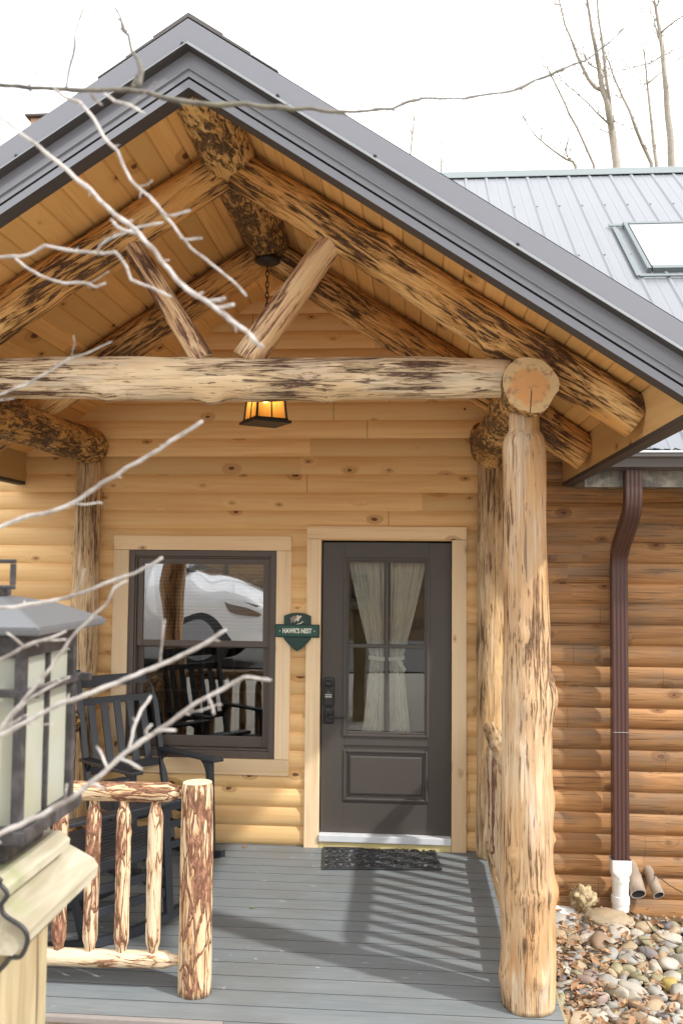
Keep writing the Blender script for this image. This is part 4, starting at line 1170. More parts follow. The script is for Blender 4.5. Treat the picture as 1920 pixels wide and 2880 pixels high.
link('cap_moulding', bm, MT['oldwood'], cp)
bm = bmesh.new(); yc = PCY-.149
tube(bm, smooth_path([(PCX-.2, yc, 1.508), (PCX+.07, yc, 1.509), (PCX+.098, yc, 1.500), (PCX+.110, yc, 1.486), (PCX+.102, yc, 1.472), (PCX+.108, yc, 1.458), (PCX+.134, yc, 1.442), (PCX+.141, yc, 1.425), (PCX+.132, yc, 1.404), (PCX+.112, yc+.012, 1.396), (PCX+.100, yc+.022, 1.382), (PCX+.084, yc+.03, 1.366)]), .0034, 8)
link('cable', bm, MT['black'], wp, smooth=True)
pl = empty('post_lantern', (LC.x, LC.y, 1.507), 'large square lantern with frosted panes and a grey pitched roof, on the timber post', 'lantern')
hw = .097
bm = bmesh.new()
def lb(bm, x0, x1, y0, y1, z0, z1, bev=.002): box(bm, LC.x+x0, LC.x+x1, LC.y+y0, LC.y+y1, z0, z1, bev)
ZB, ZT = 1.558, 1.822
for sx in (-1, 1):
    for sy in (-1, 1): lb(bm, sx*hw-.0075, sx*hw+.0075, sy*hw-.0075, sy*hw+.0075, ZB, ZT+.02)
for sgn in (-1, 1):
    lb(bm, -hw+.008, hw-.008, sgn*hw-.006, sgn*hw+.006, ZT-.012, ZT+.02); lb(bm, sgn*hw-.006, sgn*hw+.006, -hw+.008, hw-.008, ZT-.012, ZT+.02)
    lb(bm, -hw+.008, hw-.008, sgn*hw-.006, sgn*hw+.006, ZB, ZB+.010); lb(bm, sgn*hw-.006, sgn*hw+.006, -hw+.008, hw-.008, ZB, ZB+.010)
    lb(bm, -.0035, .0035, sgn*hw-.004, sgn*hw+.004, ZB+.011, ZT-.013, .0015); lb(bm, sgn*hw-.004, sgn*hw+.004, -.0035, .0035, ZB+.011, ZT-.013, .0015)
frm = link('frame', bm, MT['lampmetal'], pl)
bm = bmesh.new()
for sgn in (-1, 1):
    lb(bm, -.128, .128, sgn*.107-.004, sgn*.107+.004, 1.754, 1.766); lb(bm, sgn*.107-.004, sgn*.107+.004, -.128, .128, 1.7542, 1.7658)
link('cross_bar', bm, MT['lampmetal'], pl)
bm = bmesh.new()
for sgn in (-1, 1):
    lb(bm, -.115, .115, sgn*.110-.005, sgn*.110+.005, 1.547, 1.566, .002); lb(bm, sgn*.110-.005, sgn*.110+.005, -.104, .104, 1.5473, 1.5657, .002)
lb(bm, -.104, .104, -.104, .104, 1.543, 1.551, .0); lb(bm, -.07, .07, -.07, .07, 1.507, 1.5425, .004)
link('base', bm, MT['lampmetal'], pl)
for sx, sy in ((0, -1), (1, 0), (0, 1), (-1, 0)):
    bm = bmesh.new(); hp = hw-.005
    if sx: lb(bm, sx*hp-.0015, sx*hp+.0015, -hp+.004, hp-.004, ZB+.010, ZT-.008, 0)
    else: lb(bm, -hp+.004, hp-.004, sy*hp-.0015, sy*hp+.0015, ZB+.010, ZT-.008, 0)
    link('pane', bm, MT['frost'], pl)
bm = bmesh.new()
rp = [(.139, 1.845), (.140, 1.856), (.078, 1.884), (.028, 1.896)]
rg = [[bm.verts.new((LC.x+sx*h, LC.y+sy*h, z)) for sx, sy in cs] for h, z in rp]
for a, b in zip(rg, rg[1:]):
    for k in range(4): bm.faces.new((a[k], a[(k+1) % 4], b[(k+1) % 4], b[k]))
bm.faces.new(rg[0]); bm.faces.new(rg[-1])
bmesh.ops.bevel(bm, geom=[e for e in bm.edges if e.calc_length() > .03], offset=.002, segments=2, affect='EDGES')
link('roof', bm, MT['lamproof'], pl)
bm = bmesh.new()
lb(bm, -.024, .024, -.024, .024, 1.8965, 1.906, .002)
lb(bm, -.040, .040, -.005, .005, 1.9065, 1.913, .002); lb(bm, -.040, -.033, -.0048, .0048, 1.9135, 1.947, .0015); lb(bm, .033, .040, -.0048, .0048, 1.9135, 1.947, .0015); lb(bm, -.040, .040, -.005, .005, 1.9475, 1.954, .002)
link('ring', bm, MT['lampmetal'], pl)

# ================================================================== near bare branches
def branch_obj(root, pts, mat, depth, seed, thick=.82, name='branch'):
    """pts: (x, y, halfwidth) in picture units; becomes a real round branch at its own distance"""
    bm = bmesh.new(); P = []; Rr = []
    # resample
    for i, (a, b) in enumerate(zip(pts, pts[1:])):
        n = max(2, int(math.hypot(b[0]-a[0], b[1]-a[1])/12))
        for j in range(n):
            t = j/n; P.append(((a[0]+(b[0]-a[0])*t), a[1]+(b[1]-a[1])*t, a[2]+(b[2]-a[2])*t, (i+t)/(len(pts)-1)))
    a = pts[-1]; P.append((a[0], a[1], a[2], 1))
    W = []
    for i, (x, y, r, t) in enumerate(P):
        d = depth[0]+(depth[1]-depth[0])*t
        w = at(x, y, d)
        w += Vector((mnoise.noise((i*.31, seed, 1)), mnoise.noise((i*.31, seed, 5)), mnoise.noise((i*.31, seed, 9))))*.0022
        node = .9+.16*math.exp(-((i % 9)-4)**2/1.2)
        W.append(w); Rr.append(max(.0007, thick*r*SS/CF*d*node*(1+.22*mnoise.noise((i*.9, seed, 2))+.14*mnoise.noise((i*2.3, seed, 6)))))
    Rr[-1] *= .75
    tube(bm, W, Rr, 9)
    # buds
    rng = random.Random(int(seed*100))
    for i in range(5, len(W)-2, 9):
        if rng.random() < .5:
            dd = (W[i+1]-W[i]).normalized(); sd = (dd.cross(_f)*(1 if rng.random() < .5 else -1)+dd*.8).normalized(); r = Rr[i]
            L = rng.uniform(1.0, 2.2)*r+.003
            tube(bm, [W[i]+sd*r*.5, W[i]+sd*(r*.7+L*.5), W[i]+sd*(r*.7+L)], [r*.55, r*.42, r*.1], 6)
        if rng.random() < .22 and Rr[i] > .0012:
            dd = (W[i+1]-W[i]).normalized(); sd = (dd.cross(_f)*(1 if rng.random() < .5 else -1)+dd*rng.uniform(.7, 1.4)+_f*rng.uniform(-.6, .6)).normalized(); L = rng.uniform(.012, .040); r = Rr[i]*.42; p = W[i]; q = p+sd*L*.5+Vector((0, 0, .12*L)); e = p+sd*L+Vector((0, 0, .35*L))
            tube(bm, [p, q, e], [r, r*.9, r*.75], 6); tube(bm, [e-sd*.0015, e+sd*.002, e+sd*.004], [r*.8, r*1.3, r*.4], 6)
    return link(name, bm, mat, root, smooth=True)
def shrub(name, label, cat, trunk_pts, trunk_r, brs, mat):
    root = empty(name, trunk_pts[0], label, cat)
    bm = bmesh.new(); tube(bm, trunk_pts, trunk_r, 10); link('trunk', bm, mat, root, smooth=True)
    for i, (pts, depth) in enumerate(brs): branch_obj(root, pts, MT['mossy_backlit'] if max(q[1] for q in pts[-3:]) < 215 or pts[-1][0] > 1200 else mat, depth, 1.7+i*3.13+len(label), 1.15 if max(q[1] for q in pts) < 215 else .64)  # twigs against the sky get the bark with backlit darkness painted in
    return root
UP = [
 ([(-330,196,11),(-150,190,10),(0,195,8.5),(130,205,8.5),(210,207,8.5),(300,205,9.5),(350,218,9.5),(410,232,10),(480,240,9.5),(570,240,9),(640,248,10),(700,250,8),(760,256,6.5),(840,255,6),(860,252,7),(900,248,5.5),(950,229,7),(965,226,5),(1000,228,4.5),(1060,225,4.5),(1075,222,6),(1120,218,4.4),(1180,207,5),(1190,203,7),(1230,185,5),(1290,160,6.5),(1300,156,4.5),(1340,140,4),(1390,105,3.6),(1415,82,3.2),(1424,70,7),(1432,62,3)], (1.02, 1.5)),
 ([(153,204,3.5),(155,185,3),(165,140,2.8),(172,110,3.5),(172,75,2.2),(185,40,2.2),(197,8,1.6)], (1.07, 1.25)),
 ([(318,202,7.5),(325,160,6.5),(318,140,5),(305,120,4),(295,80,3.5),(285,70,4.5),(275,35,2.6),(262,10,1.8)], (1.13, 1.2)),
 ([(285,70,2),(262,62,1.5),(246,57,1)], (1.18, 1.22)), ([(286,70,2),(300,66,1.8),(311,55,1)], (1.18, 1.2)),
 ([(125,205,6.5),(150,222,6.5),(185,235,6.5),(215,275,6.5),(240,315,6.2),(270,350,6.2),(300,410,6),(345,455,6.2),(400,520,5.6),(440,570,5),(490,610,5),(530,645,4.6),(565,678,4.2)], (1.06, .98)),
 ([(345,455,3.5),(385,497,4),(412,491,4.5),(438,483,5)], (1.0, .97)), ([(415,546,4),(440,550,4.5),(462,547,5)], (1.0, .97)), ([(320,428,2.5),(340,425,2.5),(350,412,3)], (1.01, 1.0)),
 ([(205,207,7),(214,225,6),(235,240,5)], (1.08, 1.1)), ([(240,216,6),(262,232,6),(285,238,6),(310,248,6),(334,262,5.5)], (1.08, 1.02)),
 ([(-330,130,10),(-100,210,8),(0,270,5),(60,315,6),(130,370,8),(200,430,8),(260,490,8.5),(320,535,9),(370,600,8.5),(430,665,9),(490,705,9),(550,750,9),(605,797,9)], (1.08, .92)),
 ([(478,692,6),(505,690,8),(515,687,8)], (.96, .94)), ([(495,706,6),(515,706,7),(537,702,7.5)], (.95, .93)), ([(318,538,6),(284,528,6.5),(268,520,6),(256,505,6)], (1.0, 1.03)),
 ([(-330,520,11),(-120,580,9),(0,590,6.5),(50,588,6.5),(105,565,6.5),(160,575,6.5),(215,582,6.5),(265,580,6.5),(290,610,6),(300,640,6.5),(345,660,5.2),(393,685,4.5)], (1.1, 1.0)),
 ([(35,594,5),(90,632,5.2),(150,650,5.2),(205,650,5),(222,660,5.2),(242,652,5)], (1.07, 1.04)),
 ([(226,582,5),(232,565,5),(246,550,5.5),(285,535,5.5),(320,522,5.5),(376,510,4.5)], (1.03, 1.0)),
 ([(-330,960,9),(-100,935,6),(0,905,4.5),(60,885,4.5),(110,855,4.5),(160,825,4.5),(200,810,3.6),(255,787,2.8)], (1.2, 1.1)), ([(165,823,3),(172,790,2.8),(168,770,2.2)], (1.12, 1.1)), ([(130,842,2),(124,832,2)], (1.13, 1.12)), ([(-120,930,4),(0,918,3),(32,916,2.2)], (1.18, 1.14)),
]
t0 = at(-330, 900, 1.25)
TR = Vector((at(-330, 200, 1.06).x-.01, at(-330, 300, 1.08).y-.0, 0))
shrub('bare_shrub', 'bare leafless shrub with long forked branches reaching in from the upper left', 'shrub',
      [(TR.x-.06, TR.y+.02, .12), (TR.x-.02, TR.y, 1.2), (TR.x, TR.y, 1.9), (TR.x+.005, TR.y-.005, 2.55)], [.03, .024, .018, .012], UP, MT['twig'])
LO = [
 ([(-330,1330,12),(-120,1250,10),(0,1212,8.5),(60,1190,8.5),(150,1165,8),(190,1142,8.2),(230,1115,7.6),(300,1070,7.2),(370,1030,6.8),(390,1012,7.2),(440,985,6.8),(463,969,7)], (1.02, .94)),
 ([(-330,1470,12),(-120,1410,9),(0,1396,7.5),(80,1388,7.5),(150,1375,7),(230,1345,6.5),(320,1310,6),(345,1300,6),(371,1280,6)], (1.06, .96)),
 ([(-330,2050,14),(-120,1830,11),(-10,1690,9),(20,1650,8.5),(70,1590,7),(120,1530,6.5),(160,1470,5.8),(200,1430,5.4),(240,1390,5.2),(265,1350,5.4),(294,1333,4)], (.98, .94)),
 ([(-330,1800,14),(-150,1735,11),(-20,1700,9),(30,1675,8.8),(120,1625,8.8),(200,1595,8.8),(300,1555,8.2),(390,1520,8.4),(420,1502,8),(450,1490,7.8),(500,1462,7.2),(519,1447,7)], (.98, .90)),
 ([(-330,2020,14),(-150,1960,12),(0,1915,10),(100,1870,9.5),(170,1830,9.2),(220,1790,9),(270,1745,9),(330,1700,8.8),(390,1660,8.5),(450,1615,7.6),(500,1590,7),(545,1562,7),(560,1557,7),(600,1562,6),(620,1563,5.5)], (.95, .88)),
 ([(299,1718,5),(304,1680,5),(312,1660,5.5),(325,1630,5.5),(349,1598,5.5)], (.91, .93)), ([(350,1684,5),(380,1680,5.5),(404,1679,5.8)], (.9, .89)), ([(338,1690,5),(336,1680,5.2),(348,1662,5.5)], (.9, .89)),
 ([(246,1762,5),(234,1738,5.5),(222,1714,5.5)], (.91, .93)), ([(275,1742,5),(300,1752,5.5),(325,1766,5.5)], (.91, .88)), ([(204,1800,5),(222,1805,6),(238,1812,6)], (.92, .89)), ([(480,1604,5),(488,1625,5),(492,1640,5)], (.89, .87)),
 ([(-200,1580,9),(-60,1540,7),(0,1515,6.5),(50,1490,6.5),(80,1478,6.8),(110,1468,5.8),(150,1448,5)], (1.03, 1.0)), ([(60,1488,4),(40,1470,4.5),(18,1453,4.5)], (1.02, 1.0)), ([(100,1473,4),(140,1472,4.5),(152,1470,4.5)], (1.01, .99)),
 ([(20,1655,5),(60,1612,5),(100,1585,4.6),(150,1562,4.6),(160,1555,4)], (.97, .95)),
]
TL = Vector((at(-330, 1800, .98).x, at(-330, 1800, .98).y, 0))
shrub('bare_shrub', 'bare leafless shrub with pale twigs crossing in front of the big lantern', 'shrub',
      [(TL.x-.03, TL.y+.02, .15), (TL.x-.015, TL.y, 1.0), (TL.x-.01, TL.y, 1.6), (at(-330,1330,1.02).x, at(-330,1330,1.02).y, at(-330,1330,1.02).z+.04)], [.03, .022, .015, .007], LO, MT['twig'])

# ================================================================== bare trees beyond the house
def C7(x, y): return (1480+x/3.5636)/SS, (y/3.5636)/SS
def far_tree(label, d, trunk, limbs, r0, seed):
    rng = random.Random(seed)
    tp = [at(*C7(x, y), d+rng.uniform(-.15, .15)) for x, y in trunk]
    base = Vector((tp[0].x+.3, tp[0].y, -.45))
    root = empty('bare_tree', base, label, 'tree', 'bare trees beyond the house roof')
    n = len(tp)
    bm = bmesh.new(); pts = [base, base.lerp(tp[0], .5)+Vector((.05, 0, 0))]+tp
    top = tp[-1]+(tp[-1]-tp[-2]).normalized()*1.2; pts.append(top)
    tube(bm, pts, [r0*1.6, r0*1.1]+[.74*r0*(1-.72*i/(n-1)) for i in range(n)]+[r0*.08], 8)
    link('trunk', bm, MT['tree'], root, smooth=True)
    allp = [tp]
    for lm, r in limbs:
        dd = d+rng.uniform(-.5, .5)
        lp = [at(*C7(x, y), d+(dd-d)*i/len(lm)) for i, (x, y) in enumerate(lm)]
        bm = bmesh.new(); m = len(lp); tube(bm, lp, [.75*r*(1-.75*i/(m-1)) for i in range(m)], 6)
        link('limb', bm, MT['tree'], root, smooth=True); allp.append(lp)
    for lp in allp:
        for a, b in zip(lp, lp[1:]):
            for q in range(4):
                if rng.random() < .6:
                    bm = bmesh.new(); p = a.lerp(b, rng.random()); u = (b-a).normalized(); s = Vector((rng.uniform(-1, 1), rng.uniform(-1, 1), rng.uniform(.1, .9))).normalized()
                    e = (u*.7+s*.7).normalized(); L = rng.uniform(.25, .95); e2 = (e+Vector((rng.uniform(-.5,.5), 0, rng.uniform(-.1,.5)))).normalized()
                    tube(bm, [p, p+e*L*.5, p+e*L+Vector((0, 0, .1*L))], [.009, .006, .003], 4); tube(bm, [p+e*L*.5, p+e*L*.5+e2*L*.4], [.005, .0025], 4)
                    link('twig', bm, MT['tree'], root)
far_tree('tall bare tree behind the ridge, its trunk forking twice just above the roof', 19, [(900,1640),(870,1430),(845,1250),(820,1120),(800,1000),(760,900),(740,780),(710,600),(690,480),(650,300),(630,150),(605,0)],
 [([(750,905),(690,880),(630,810),(560,680),(510,570),(450,400),(380,240),(340,60),(325,0),(300,-120)], .055), ([(840,1120),(815,900),(790,750),(770,550),(745,350),(720,180),(705,0),(700,-150)], .055), ([(815,1235),(720,1150),(620,1040),(500,930),(360,820),(240,740)], .03), ([(865,1210),(900,1225),(960,1255),(1085,1305)], .02), ([(715,690),(660,665),(610,610),(560,530),(470,430)], .022), ([(825,1330),(730,1297),(600,1250)], .018), ([(335,50),(280,40),(230,0)], .02)], .115, 1)
far_tree('thin bare tree leaning to the left behind the ridge, right of the forked one', 21, [(1250,1640),(1150,1430),(1090,1280),(1030,1110),(960,970),(880,790),(850,700),(805,580)],
 [([(1150,1430),(1190,1480),(1245,1515),(1280,1505)], .02), ([(965,980),(940,985),(920,978)], .012)], .062, 2)
far_tree('thin straight bare tree behind the ridge with a low side branch', 22, [(1300,1640),(1275,1480),(1250,1230),(1220,960),(1205,820),(1190,640),(1165,480)],
 [([(1205,840),(1270,790),(1380,700),(1490,620),(1568,560),(1750,430)], .03), ([(1205,835),(1160,868),(1130,880)], .014)], .065, 3)
far_tree('tall bare tree at the right edge of the picture, standing behind the roof ridge', 18, [(1447,1630),(1440,1380),(1410,1150),(1395,900),(1375,700),(1355,480),(1320,250),(1290,80),(1280,0)],
 [([(1355,560),(1240,630),(1060,680),(870,720),(810,770)], .02), ([(1355,560),(1390,550),(1470,500),(1568,460),(1700,400)], .022), ([(1345,470),(1330,400),(1290,280),(1210,180),(1120,40)], .02), ([(1340,330),(1420,260),(1500,200),(1568,160),(1700,60)], .03), ([(1290,80),(1310,40),(1335,0)], .02)], .10, 4)
far_tree('slender bare sapling left of the forked tree, leaning left above the ridge', 20, [(675,1660),(600,1490),(510,1290),(420,1130),(380,1030),(290,850),(235,730),(190,640),(160,570)], [], .042, 5)
far_tree('low bare tree behind the ridge with one long crooked branch to the left', 20, [(490,1665),(460,1615),(440,1600)], [([(455,1618),(380,1590),(190,1450),(90,1360),(0,1240),(-60,1120)], .035), ([(420,1600),(380,1500),(345,1430)], .014)], .05, 6)
def D7(x, y): return x, y
for lab, tr, sd in (('thin upright sapling above the porch roof, the taller of two', [(940,372),(948,300),(951,250),(944,175)], 7), ('thin upright sapling above the porch roof, the shorter of two', [(1013,388),(1014,340),(1012,292)], 8)):
    far_tree(lab, 20, [((x*SS-1480)*3.5636, y*SS*3.5636) for x, y in tr], [], .032, sd)

# ================================================================== ground
def gz(x, y):
    h = -.36-.03*max(0, min(2, x-1))
    t = max(0, min(1, (-y-3.2)/3.2)); t = t*t*(3-2*t); h += .62*t
    if y < -14.5: h += (-14.5-y)*.16+.3*mnoise.noise((x*.2, y*.2, 3))
    if y > 10: h += .0
    h += .03*mnoise.noise((x*.9, y*.9, 1))*(1 if abs(y) < 30 else 0)
    return h
bm = bmesh.new()
xs = [-400, -120, -50]+[-25+1.0*i for i in range(51)]+[50, 120, 400]
ys = [-60, -45, -35]+[-30+.8*i for i in range(50)]+[12, 16, 25, 60, 150, 500]
gv = [[bm.verts.new((x, y, gz(x, y))) for x in xs] for y in ys]
for j in range(len(ys)-1):
    for i in range(len(xs)-1): bm.faces.new((gv[j][i], gv[j][i+1], gv[j+1][i+1], gv[j+1][i]))
g = link('ground', bm, MT['hill'], None, smooth=True); tag(g, kind='structure')
bm = bmesh.new()
n = 40; gv = [[bm.verts.new((.66+2.6*i/n, -4.0+4.1*j/n, gz(.66+2.6*i/n, -4.0+4.1*j/n)+.012+.03*mnoise.noise((i*.35, j*.35, 8)))) for i in range(n+1)] for j in range(n+1)]
for j in range(n):
    for i in range(n): bm.faces.new((gv[j][i], gv[j][i+1], gv[j+1][i+1], gv[j+1][i]))
tag(link('gravel_bed', bm, MT['soil'], None, smooth=True), kind='structure')
bm = bmesh.new(); gv = [[bm.verts.new((-14+28*i/14, -14.5+6.5*j/6, gz(-14+28*i/14, -14.5+6.5*j/6)+.03)) for i in range(15)] for j in range(7)]
for j in range(6):
    for i in range(14): bm.faces.new((gv[j][i], gv[j][i+1], gv[j+1][i+1], gv[j+1][i]))
tag(link('driveway', bm, MT['asphalt'], None, smooth=True), kind='structure')
bm = bmesh.new(); gv = [[bm.verts.new((-3.6+6.4*i/16, -7.9+3.6*j/12, gz(-3.6+6.4*i/16, -7.9+3.6*j/12)+.02)) for i in range(17)] for j in range(13)]
for j in range(12):
    for i in range(16): bm.faces.new((gv[j][i], gv[j][i+1], gv[j+1][i+1], gv[j+1][i]))
tag(link('path', bm, simple('light_bounce_path', (.52,.49,.43), .9, var=.25, sc=70, bump=.3, spec=.1), None, smooth=True), kind='structure')  # unseen pale ground added to bounce light up into the porch

# ================================================================== river stones
def stone_mesh(seed, flat, sub=3, ang=.35):
    bm = bmesh.new(); bmesh.ops.create_icosphere(bm, subdivisions=sub, radius=1)
    rng = random.Random(seed)
    planes = [(Vector((rng.gauss(0, 1), rng.gauss(0, 1), rng.gauss(0, 1))).normalized(), rng.uniform(.62, .88)) for _ in range(5)]
    for v in bm.verts:
        d = v.co.normalized(); c = d*(1+.22*mnoise.noise(d*1.1+Vector((seed*3.3, 0, 0)))+.06*mnoise.noise(d*3+Vector((0, seed*2.1, 0))))
        for nrm, h in planes:
            e = c.dot(nrm)-h
            if e > 0: c -= nrm*e*(ang+.4)
        v.co = Vector((c.x, c.y*rng.choice((1,)), c.z*flat))
    me = bpy.data.meshes.new('stone_%d' % seed); bm.to_mesh(me); bm.free()
    for p in me.polygons: p.use_smooth = True
    return me
SM = [stone_mesh(i, (.55, .7, .48, .8, .6)[i % 5]) for i in range(14)]
SMAT = {}
def stone(x, y, r, kind, label, seed, asp=1.3, sink=.35, z=None, tilt=.35):
    rng = random.Random(seed*7+3)
    key = (seed % len(SM), kind)
    if key not in SMAT:
        me = SM[key[0]].copy(); me.materials.clear(); me.materials.append(STN[kind]); SMAT[key] = me
    o = bpy.data.objects.new('river_stone', SMAT[key]); COL.objects.link(o)
    o.rotation_euler = (rng.uniform(-tilt, tilt), rng.uniform(-tilt, tilt), rng.uniform(0, 6.28)); q = math.sqrt(asp); o.scale = (r*q, r/q, r*.95)
    o.location = (x, y, (gz(x, y)+.02 if z is None else z)+r*(.62-sink))
    return tag(o, label, 'stone', 'river stones beside the porch')
def ground_at(px, py, h=.03):
    p = at(px, py, 5.0); d = (p-CP); 
    t = (-.36+h-CP.z)/d.z; q = CP+d*t
    for _ in range(3):
        t = (gz(q.x, q.y)+h-CP.z)/d.z; q = CP+d*t
    return q
def E8(x, y): return (1500+x/3.7333)/SS, (2350+y/3.7333)/SS        # from the enlarged corner view
placed = []
def special(x, y, rpx, kind, label, asp=1.3, seed=0, sink=.3):
    q = ground_at(*E8(x, y)); dist = (q-CP).dot(_f); r = rpx/3.7333/CF*dist
    stone(q.x, q.y, r, kind, label, seed, asp, sink); placed.append((q.x, q.y, r*.9))
special(1435,1590,112,'ochre','large ochre stone, the only mustard-yellow one, near the lower right',1.1,3)
special(598,1625,78,'cream','round cream stone like an egg, among the dry leaves',1.05,5,.2)
special(670,1735,108,'pink','flat-topped pinkish stone right of the front post, below the cream round one',1.4,1)
special(1295,1690,98,'grey','large rounded light grey stone left of the ochre stone',1.25,8,.25)
special(1040,1740,130,'pale','long pale grey-beige slab stone below the middle of the bed',1.7,9)
special(985,1190,130,'tan','broad flat tan stone in the middle of the bed',1.5,7,.45)
special(1205,1245,92,'dark','dark grey-brown wedge stone right of the broad flat tan one',1.5,4)
special(970,945,88,'pale','rounded pale stone just right below the drain elbow',1.3,0,.2)
special(740,880,78,'grey','oval light grey stone under the drain elbow',1.5,2,.2)
special(1160,1000,100,'tan','blocky tan-olive stone under the vent pipes',1.3,6,.2)
special(1400,965,75,'dark','dark stone half hidden against the lowest log, under the twigs',1.1,10,.2)
special(860,1420,95,'olive','ochre-olive oval stone in the middle of the bed, dry leaves around it',1.7,11)
special(1090,1510,110,'olive','long olive stone left of the ochre stone',1.7,12)
special(1270,1415,85,'pale','smooth whitish oval stone above the long olive stone',1.4,13,.2)
special(360,975,82,'grey','grey triangular stone beside the front post, near the bed top',1.2,3,.2)
special(560,1110,100,'pale','pale wedge stone with a bright top, upper left of the bed',1.4,1,.3)
special(620,1270,95,'grey','flat light grey oval stone in the upper left of the bed',1.9,9,.3)
special(1510,1310,85,'grey','smooth grey stone at the right edge of the bed',1.3,2,.25)
special(820,1925,85,'grey','blue-grey oval stone at the bottom edge of the bed',1.2,8,.2)
special(1120,1950,110,'brown','reddish brown stone at the very bottom of the bed',1.5,4,.35)
special(970,1900,90,'tan','yellowish tan stone at the bottom edge, left of the reddish brown one',1.3,7,.3)
special(380,1690,85,'grey','mid grey flat stone beside the foot of the front post',1.3,11,.35)
special(270,1690,70,'grey','bluish rounded stone touching the foot of the front post',1.2,13,.2)
KL = {'grey':'ordinary mid grey river stone in the bed beside the porch','pale':'ordinary pale beige river stone in the bed beside the porch','tan':'ordinary tan river stone in the bed beside the porch',
      'olive':'ordinary olive-tinted river stone in the bed beside the porch','brown':'ordinary brown river stone in the bed beside the porch','pink':'ordinary pinkish river stone in the bed beside the porch','dark':'ordinary dark river stone in the bed beside the porch'}
rng = random.Random(11)
tries = 0; cnt = 0
while cnt < 262 and tries < 9000:
    tries += 1
    x = .74+rng.random()*1.55; y = -2.75+rng.random()*2.55
    # keep to what the picture can show
    d = Vector((x, y, -.33))-CP; dep = d.dot(_f); px = 960+CF*d.dot(_r)/dep; py = 1440-CF*d.dot(_u)/dep
    if px > 1990 or py > 2960 or px < 1500: continue
    r = rng.choice((.030, .036, .044, .052, .062, .076))*rng.uniform(.85, 1.15)
    if any((x-a)**2+(y-b)**2 < (.70*(r+c))**2 for a, b, c in placed): continue
    if y > -.30 and abs(x-1.1) < .5: continue
    kind = rng.choices(('grey','pale','tan','olive','brown','pink','dark'), (26, 26, 20, 9, 9, 6, 5))[0]
    stone(x, y, r, kind, KL[kind], cnt*3+1, rng.uniform(1.0, 1.8), rng.uniform(.15, .5)); placed.append((x, y, r)); cnt += 1
# small filler pebbles and dry leaves
bm = bmesh.new()
for i in range(1500):
    x = .68+rng.random()*1.75; y = -3.0+rng.random()*2.9; z = gz(x, y)+.02+.02*rng.random(); r = rng.uniform(.006, .017)
    m = Matrix.Translation((x, y, z)) @ Matrix.Rotation(rng.uniform(0, 6), 4, Vector((rng.random(), rng.random(), rng.random()+.1)).normalized()) @ Matrix.Diagonal((r*1.3, r, r*.7, 1))
    bmesh.ops.create_icosphere(bm, subdivisions=1, radius=1, matrix=m)
def peb():
    k = M('small_pebbles'); p = k.tc(); d, c = k.voro(p, 28); s = k.sep(c)
    return k.fin(k.ramp(s[0], [(0,(.32,.30,.26)),(.3,(.38,.32,.23)),(.6,(.24,.20,.16)),(1,(.42,.40,.36))]), .7)
tag(link('pebbles', bm, peb(), None, smooth=True), 'small pebbles between the river stones', 'pebbles', kind='stuff')
bm = bmesh.new()
for i in range(1500):
    if rng.random() < .62: x = .70+abs(rng.gauss(0, .30)); y = -2.9+rng.random()*2.75
    else: x = .68+rng.random()*1.7; y = -3.0+rng.random()*2.9
    z = gz(x, y)+.035+rng.random()*.05; s = rng.uniform(.014, .040); a = rng.uniform(0, 6.28); cu = rng.uniform(.1, .7); tl = Vector((rng.uniform(-.6, .6), rng.uniform(-.6, .6), 1)).normalized()
    q = tl.to_track_quat('Z', 'Y') @ Quaternion((0, 0, 1), a)
    prev = None
    for j in range(5):
        t = j/4; w = (0.02, .36, .5, .34, .0)[j]*s*rng.uniform(.7, 1.25); zz = cu*s*((t-.5)**2)*2
        pr = [bm.verts.new(Vector((x, y, z))+q @ Vector((s*(t-.5)*2, w, zz+cu*w*.8))), bm.verts.new(Vector((x, y, z))+q @ Vector((s*(t-.5)*2, 0, zz))), bm.verts.new(Vector((x, y, z))+q @ Vector((s*(t-.5)*2, -w, zz+cu*w*.8)))]
        if prev: bm.faces.new((prev[0], prev[1], pr[1], pr[0])); bm.faces.new((prev[1], prev[2], pr[2], pr[1]))
        prev = pr
tag(link('leaf_litter', bm, MT['leaf'], None), 'dry brown leaves scattered over the stones', 'leaves', kind='stuff')
# rough rock by the wall
bm = bmesh.new(); bmesh.ops.create_icosphere(bm, subdivisions=4, radius=1)
for v in bm.verts:
    d = v.co.normalized(); n1 = mnoise.noise(d*2.2); n2 = mnoise.noise(d*5.5); n3 = mnoise.noise(d*11)
    v.co = d*(1+.35*n1+.28*n2+.14*n3); v.co.x *= .082; v.co.y *= .07; v.co.z *= .075
def rockm():
    k = M('pitted_rock'); p = k.tc(); n = k.noise(p, 40, 4, .7)
    return k.fin(k.mix(k.sm(n, .35, .65), (.27,.20,.11), (.52,.42,.25)), .9, bump=n, bs=.8, bd=.01)
tag(link('rough_rock', bm, rockm(), None, smooth=True, matrix=Matrix.Translation((1.115, -.20, -.215))), 'lumpy pitted tan rock against the brown log wall', 'rock')
bm = bmesh.new()                                   # sandy mound over the pipe
bmesh.ops.create_icosphere(bm, subdivisions=4, radius=1)
for v in bm.verts:
    d = v.co.normalized(); v.co = d*(1+.12*mnoise.noise(d*2.5)+.05*mnoise.noise(d*9)); v.co.x *= .16; v.co.y *= .12; v.co.z *= .062
tag(link('flat_stone', bm, STN['tan'], None, smooth=True, matrix=Matrix.Translation((1.265, -.27, -.325))), 'flat sandy stone lying over the white drain elbow', 'stone')
